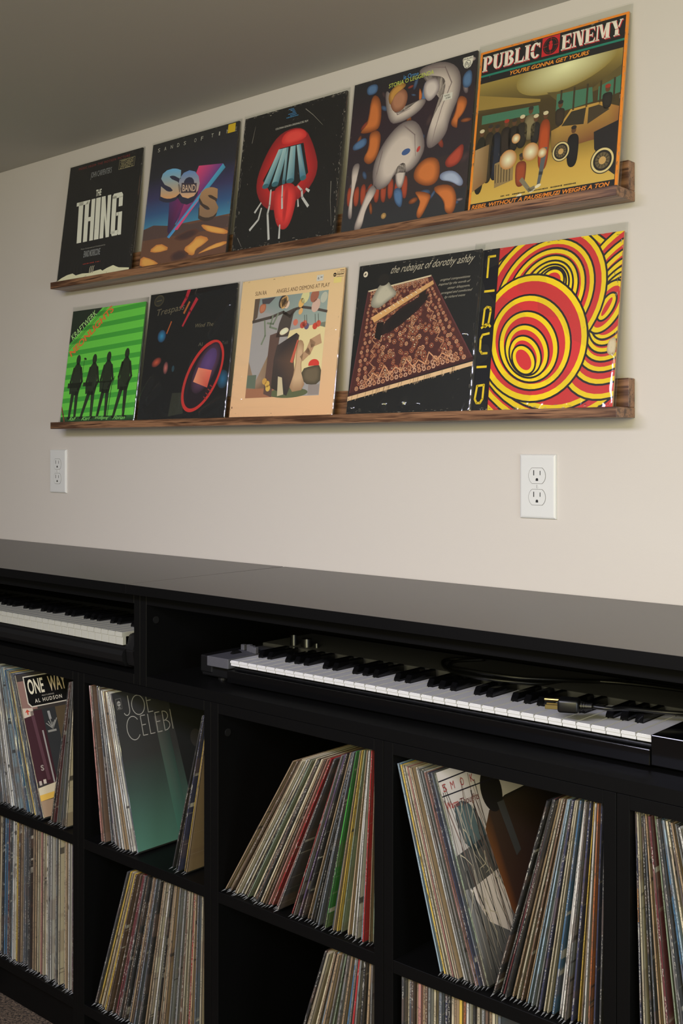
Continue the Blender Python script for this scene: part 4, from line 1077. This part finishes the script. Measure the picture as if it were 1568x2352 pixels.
row(31, 't c b c t c w c k e c k b k c t b p r p v d', -1.481, -1.348, 33, 25, ZS, "upper third cube's steep row", 'steeply leaning records in the upper third cube')
row(32, 'r g v k t s k g s k G s t y e c t w w l r t e b', -1.317, -1.1340, 21.3, .8, ZS, "upper third cube's upright row", 'upright records in the upper third cube')
row(33, 'k t c c t l t g e g g t u g r g t k t p g p', -1.350, -1.1345, 20, .8, ZB, 'lower third cube', 'records in the lower third cube')
row(41, 'l u y c c p c t c w g c g w p n s e', -1.0020, -.9230, -15.5, -18.3, ZS, "upper fourth cube's left-leaning row", 'records leaning left in the upper fourth cube')
row(42, 'k d m k t c b t l l g n c c u w w g n y t w o n d k', -.9095, -.7365, 16.8, .8, ZS, "upper fourth cube's right-leaning row", 'records leaning right in the upper fourth cube')
row(43, 'd c s k t p t b g c g s n k c t t y o w k t c g b t c s', -1.079, -.905, .8, .4, ZB, 'lower fourth cube', 'records in the lower fourth cube')
row(51, 'n c k s t c m e g d u l c d t g k w n b', -.681, -.546, -1.5, -14, ZS, 'upper fifth cube', 'records in the upper fifth cube')


def side_cover(o, art, gain, label):
    """print on the right-hand face of a record in a cube"""
    p = Print(gain); art(p)
    tx = o.scale[0]
    p.build(HH, HH, o, lambda X, Z, out: (.5 + out / tx, X, .005 + Z))
    o['label'] = label


side_cover(REC[11][-1], art_sign, .75, 'record with a black street sign cover, leaning left in the upper first cube')
side_cover(REC[21][-1], art_teal, .85, 'dark teal cover with thin outlined letters, facing right in the upper second cube')
side_cover(REC[41][-1], art_winter, .75, 'pale winter thicket cover with red script, facing right in the upper fourth cube')


def spine_text(o, body, y0, y1, color, dx=.3):
    """lettering that runs down the spine, tops of the letters to the right"""
    q = Print(1.0); q.text(body, (0, 0), (1, 0), (0, 1), color, 1)
    me_o = q.build(1, 1, o, lambda X, Z, out: ((Z - .5) * 2 * dx, -out, .005 + HH * (1 - (y0 + (y1 - y0) * X))))
    me_o.name = 'spine_print'


def spine_band(o, y0, y1, rgb):
    q = Print(1.0); q.rect(0, 0, 1, 1, rgb, 0)
    q.build(1, 1, o, lambda X, Z, out: ((X - .5) * .96, -out, .005 + HH * (1 - (y0 + (y1 - y0) * (1 - Z))))).name = 'spine_print'


spine_text(REC[51][0], 'MORRICONE GROOVE', .33, .47, (222, 150, 40))
spine_text(REC[51][0], 'THE KALEIDOSCOPE SOUND OF ENNIO MORRICONE', .475, .80, (214, 212, 206))
spine_text(REC[51][5], 'VALLEY OF THE DOLLS SOUNDTRACK', .44, .70, (96, 76, 58))
spine_band(REC[32][10], .20, .52, (58, 150, 54))
spine_band(REC[41][1], .18, .62, (70, 138, 168))

# ------------------------------------------------------------------ keyboards
BLK = (1, 1, 0, 1, 1, 1, 0)


def white_key(w, L, kind, lip, front, parent, mat, pos, bev=.0011):
    """white key with its notch for the black keys: kind = (cut left, cut right)"""
    cl, cr = kind; n = w * .30; d = L * .42; e = .0006
    pts = [(e, 0), (w - e, 0), (w - e, d)]
    if cr: pts += [(w - n, d), (w - n, L)]
    else: pts += [(w - e, L)]
    pts += [(n, L), (n, d), (e, d)] if cl else [(e, L)]
    bm = prism(pts, -lip, 0)
    es = [e for e in bm.edges if all(v.co.z > -.0001 for v in e.verts)]
    bmesh.ops.bevel(bm, geom=es, offset=bev, segments=2, affect='EDGES')
    if front: box(bm, .0006, w - .0006, .0016, .010, -front, -lip + .0002, bev=.0004)
    o = obj('white_key', bm, mat, parent); o.location = pos; return o


def build_keys(parent, n, w, L, x0, y0, z, start, lip, front, mat, bl, bh, kmesh={}):
    for i in range(n):
        k = (start + i) % 7; kind = (BLK[(k - 1) % 7] if i else 0, BLK[k] if i < n - 1 else 0); key = (kind, w, L)
        if key in kmesh:
            o = kmesh[key].copy(); COL.objects.link(o); o.parent = parent; o.location = (x0 + i * w, y0, z)
        else: kmesh[key] = white_key(w, L, kind, lip, front, parent, mat, (x0 + i * w, y0, z))
        if BLK[k] and i < n - 1:
            if 'b' + str(w) in kmesh:
                o = kmesh['b' + str(w)].copy(); COL.objects.link(o); o.parent = parent
            else:
                bm = bmesh.new(); hw = w * .275
                prof = [(0, -.004), (.001, .0035), (.006, bh), (bl, bh), (bl, -.004)]
                a = [bm.verts.new((-hw * (1 if zz < .004 else .84), yy, zz)) for yy, zz in prof]; b = [bm.verts.new((hw * (1 if zz < .004 else .84), yy, zz)) for yy, zz in prof]
                bm.faces.new(a); bm.faces.new(b[::-1])
                for q in range(5): bm.faces.new((a[q], b[q], b[(q + 1) % 5], a[(q + 1) % 5]))
                bmesh.ops.recalc_face_normals(bm, faces=bm.faces)
                bmesh.ops.bevel(bm, geom=list(bm.edges), offset=.0008, segments=2, affect='EDGES')
                o = kmesh['b' + str(w)] = obj('black_key', bm, M['gloss'], parent)
            o.location = (x0 + (i + 1) * w, y0 + L * .425, z)


# right: compact 61-note controller
kb = thing('keyboard', 'black compact keyboard with white keys, knobs and a power cord lying across it', 'keyboard', (-1.5205, -.3395, .7912))
kb.rotation_euler = (0, 0, R(.9))
KW, KL = .02291, .130; zk = .835 - .7912; KX = 36 * KW
obj('case', nb(-.09, KX + .055, .012, .285, .004, .030, bev=.003, seg=2), M['kcase'], kb)
obj('front_rail', nb(-.0005, KX + .001, -.007, .014, .004, .0262, bev=.0012, seg=2), M['gloss'], kb)
obj('end_block', nb(-.058, -.0008, -.004, .142, .0275, zk + .002, bev=.0012, seg=2), M['kgrey'], kb)
obj('side_block', nb(-.092, -.059, .010, .20, .010, zk - .001, bev=.003, seg=2), M['kcase'], kb)
obj('end_block', nb(KX + .001, KX + .056, -.004, .142, .0045, zk + .002, bev=.0012, seg=2), M['gloss'], kb)
obj('key_bed', nb(-.0005, KX + .0005, .0145, .131, .0200, .0245), M['kcase'], kb)
obj('rear_panel', nb(-.058, KX + .056, .1425, .285, .0305, zk + .008, bev=.002, seg=2), M['kgrey'], kb)
build_keys(kb, 36, KW, KL, 0, 0, zk, 0, .0048, .0100, M['ivory'], .074, .0120)
bm = bmesh.new(); cyl(bm, (-.034, .048, zk - .006), .0145, .007, 'x', 28); obj('pitch_wheel', bm, M['rubber'], kb)
for x, y, zz in ((-.028, .078, .0155), (-.0165, .074, .0150), (-.0045, .070, .0145), (-.048, .082, .013)):
    obj('slider_cap', nb(x - .0045, x + .0045, y - .004, y + .004, zk + .0022, zk + zz, bev=.0007), M['kgrey'], kb)
for x, y, hh, rr in ((.010, .160, .020, .0072), (.040, .164, .015, .0105), (.062, .168, .008, .005)):
    bm = bmesh.new(); cyl(bm, (x, y, zk + .008 + hh / 2), rr, hh, 'z', 24, rr * .92)
    k = obj('knob', bm, M['kcase'], kb); obj('pointer', nb(x + rr * .55, x + rr * .8, y - rr * .8, y - rr * .6, zk + .008, zk + .0084 + hh), M['outlet'], k)
for x, y in ((-.04, .02), (KX + .03, .03), (-.04, .25), (KX + .03, .25)):
    bm = bmesh.new(); cyl(bm, (x, y, .002), .009, .004, 'z', 18); obj('foot', bm, M['rubber'], kb)

# left: weighted digital piano, tipped slightly up at the back
dp = thing('keyboard', 'black digital piano with cream edged white keys, in the left shelf bay', 'keyboard', (-1.771, -.3930, .7912))
NW = 37; PW, PL = .02291, .140; zp = .865 - .7912
build_keys(dp, NW, PW, PL, -NW * PW, 0, zp, 4, .0088, .0250, M['ivory2'], .079, .0120)
X0 = -NW * PW - .03
prof = [(.010, zp - .024), (.006, .0415), (-.001, .038), (-.004, .030), (-.002, .018), (.006, .008), (.020, .004), (.285, .004), (.285, .078), (.262, .082), (.150, zp + .014), (.146, zp + .004), (.145, zp - .024)]
obj('case', prism(prof, X0, .004, 'x'), M['kcase'], dp)
chk = [(.022, .004), (.285, .004), (.285, .085), (.150, zp + .016), (.012, zp - .004), (.004, .04), (.008, .012)]
bm = prism(chk, .0045, .030, 'x'); bmesh.ops.bevel(bm, geom=list(bm.edges), offset=.002, segments=2, affect='EDGES'); obj('end_block', bm, M['kcase'], dp)
bm = prism(chk, X0 - .025, X0 - .0005, 'x'); bmesh.ops.bevel(bm, geom=list(bm.edges), offset=.002, segments=2, affect='EDGES'); obj('end_block', bm, M['kcase'], dp)
for x in (X0 + .04, -.04):
    for y in (.04, .25):
        bm = bmesh.new(); cyl(bm, (x, y, .002), .010, .004, 'z', 18); obj('foot', bm, M['rubber'], dp)

# ------------------------------------------------------------------ cord lying on the keyboard
cd = thing('power_cord', 'black power cord with a three-pin plug lying across the right keyboard', 'cord', (-.80, -.30, .857))
O = Vector(cd.location)


def cpt(*p): return [tuple(Vector(q) - O) for q in p]


zc = .8465
obj('cable', tube(cpt((-.797, -.318, .858), (-.7665, -.311, .8575), (-.7558, -.285, .855), (-.7257, -.258, .851), (-.689, -.235, .8495), (-.66, -.195, .8468), (-.66, -.12, .8468), (-.74, -.085, .8468),
                      (-.86, -.095, .8468), (-.935, -.135, .8468), (-.955, -.185, .8468), (-.99, -.222, .851), (-1.03, -.238, .853), (-1.075, -.232, .852), (-1.12, -.205, .8485), (-1.165, -.165, .8468), (-1.19, -.12, .8468), (-1.15, -.082, .8468)), .0031), M['rubber'], cd, True)
obj('cable', tube(cpt((-1.14, -.075, .8468), (-1.17, -.125, .8468), (-1.145, -.172, .8470), (-1.09, -.218, .8575), (-1.04, -.230, .8600), (-.98, -.215, .8575), (-.93, -.165, .8530), (-.90, -.115, .8468), (-.86, -.075, .8468)), .0031), M['rubber'], cd, True)
bm = bmesh.new(); box(bm, -.016, .014, -.014, .014, -.0095, .0095, bev=.004, seg=3)
pl = obj('plug_body', bm, M['rubber'], cd, True); pl.location = Vector((-.818, -.332, .8585)) - O; pl.rotation_euler = (0, 0, R(22))
for k in range(4):
    bm = bmesh.new(); cyl(bm, (.0165 + k * .0035, 0, 0), .0068 - k * .0007, .0024, 'x', 18); obj('strain_ring', bm, M['rubber'], pl)
bm = bmesh.new(); cyl(bm, (.022, 0, 0), .0042, .018, 'x', 16, .0052); obj('strain_sleeve', bm, M['rubber'], pl)
obj('prong', nb(-.034, -.0155, -.0085, -.0070, -.0062, .0002, bev=.0004), M['metal'], pl)
obj('prong', nb(-.034, -.0155, .0050, .0065, -.0062, .0002, bev=.0004), M['metal'], pl)
bm = bmesh.new(); cyl(bm, (-.0255, -.001, .0062), .0024, .020, 'x', 14); obj('ground_pin', bm, M['metal'], pl)
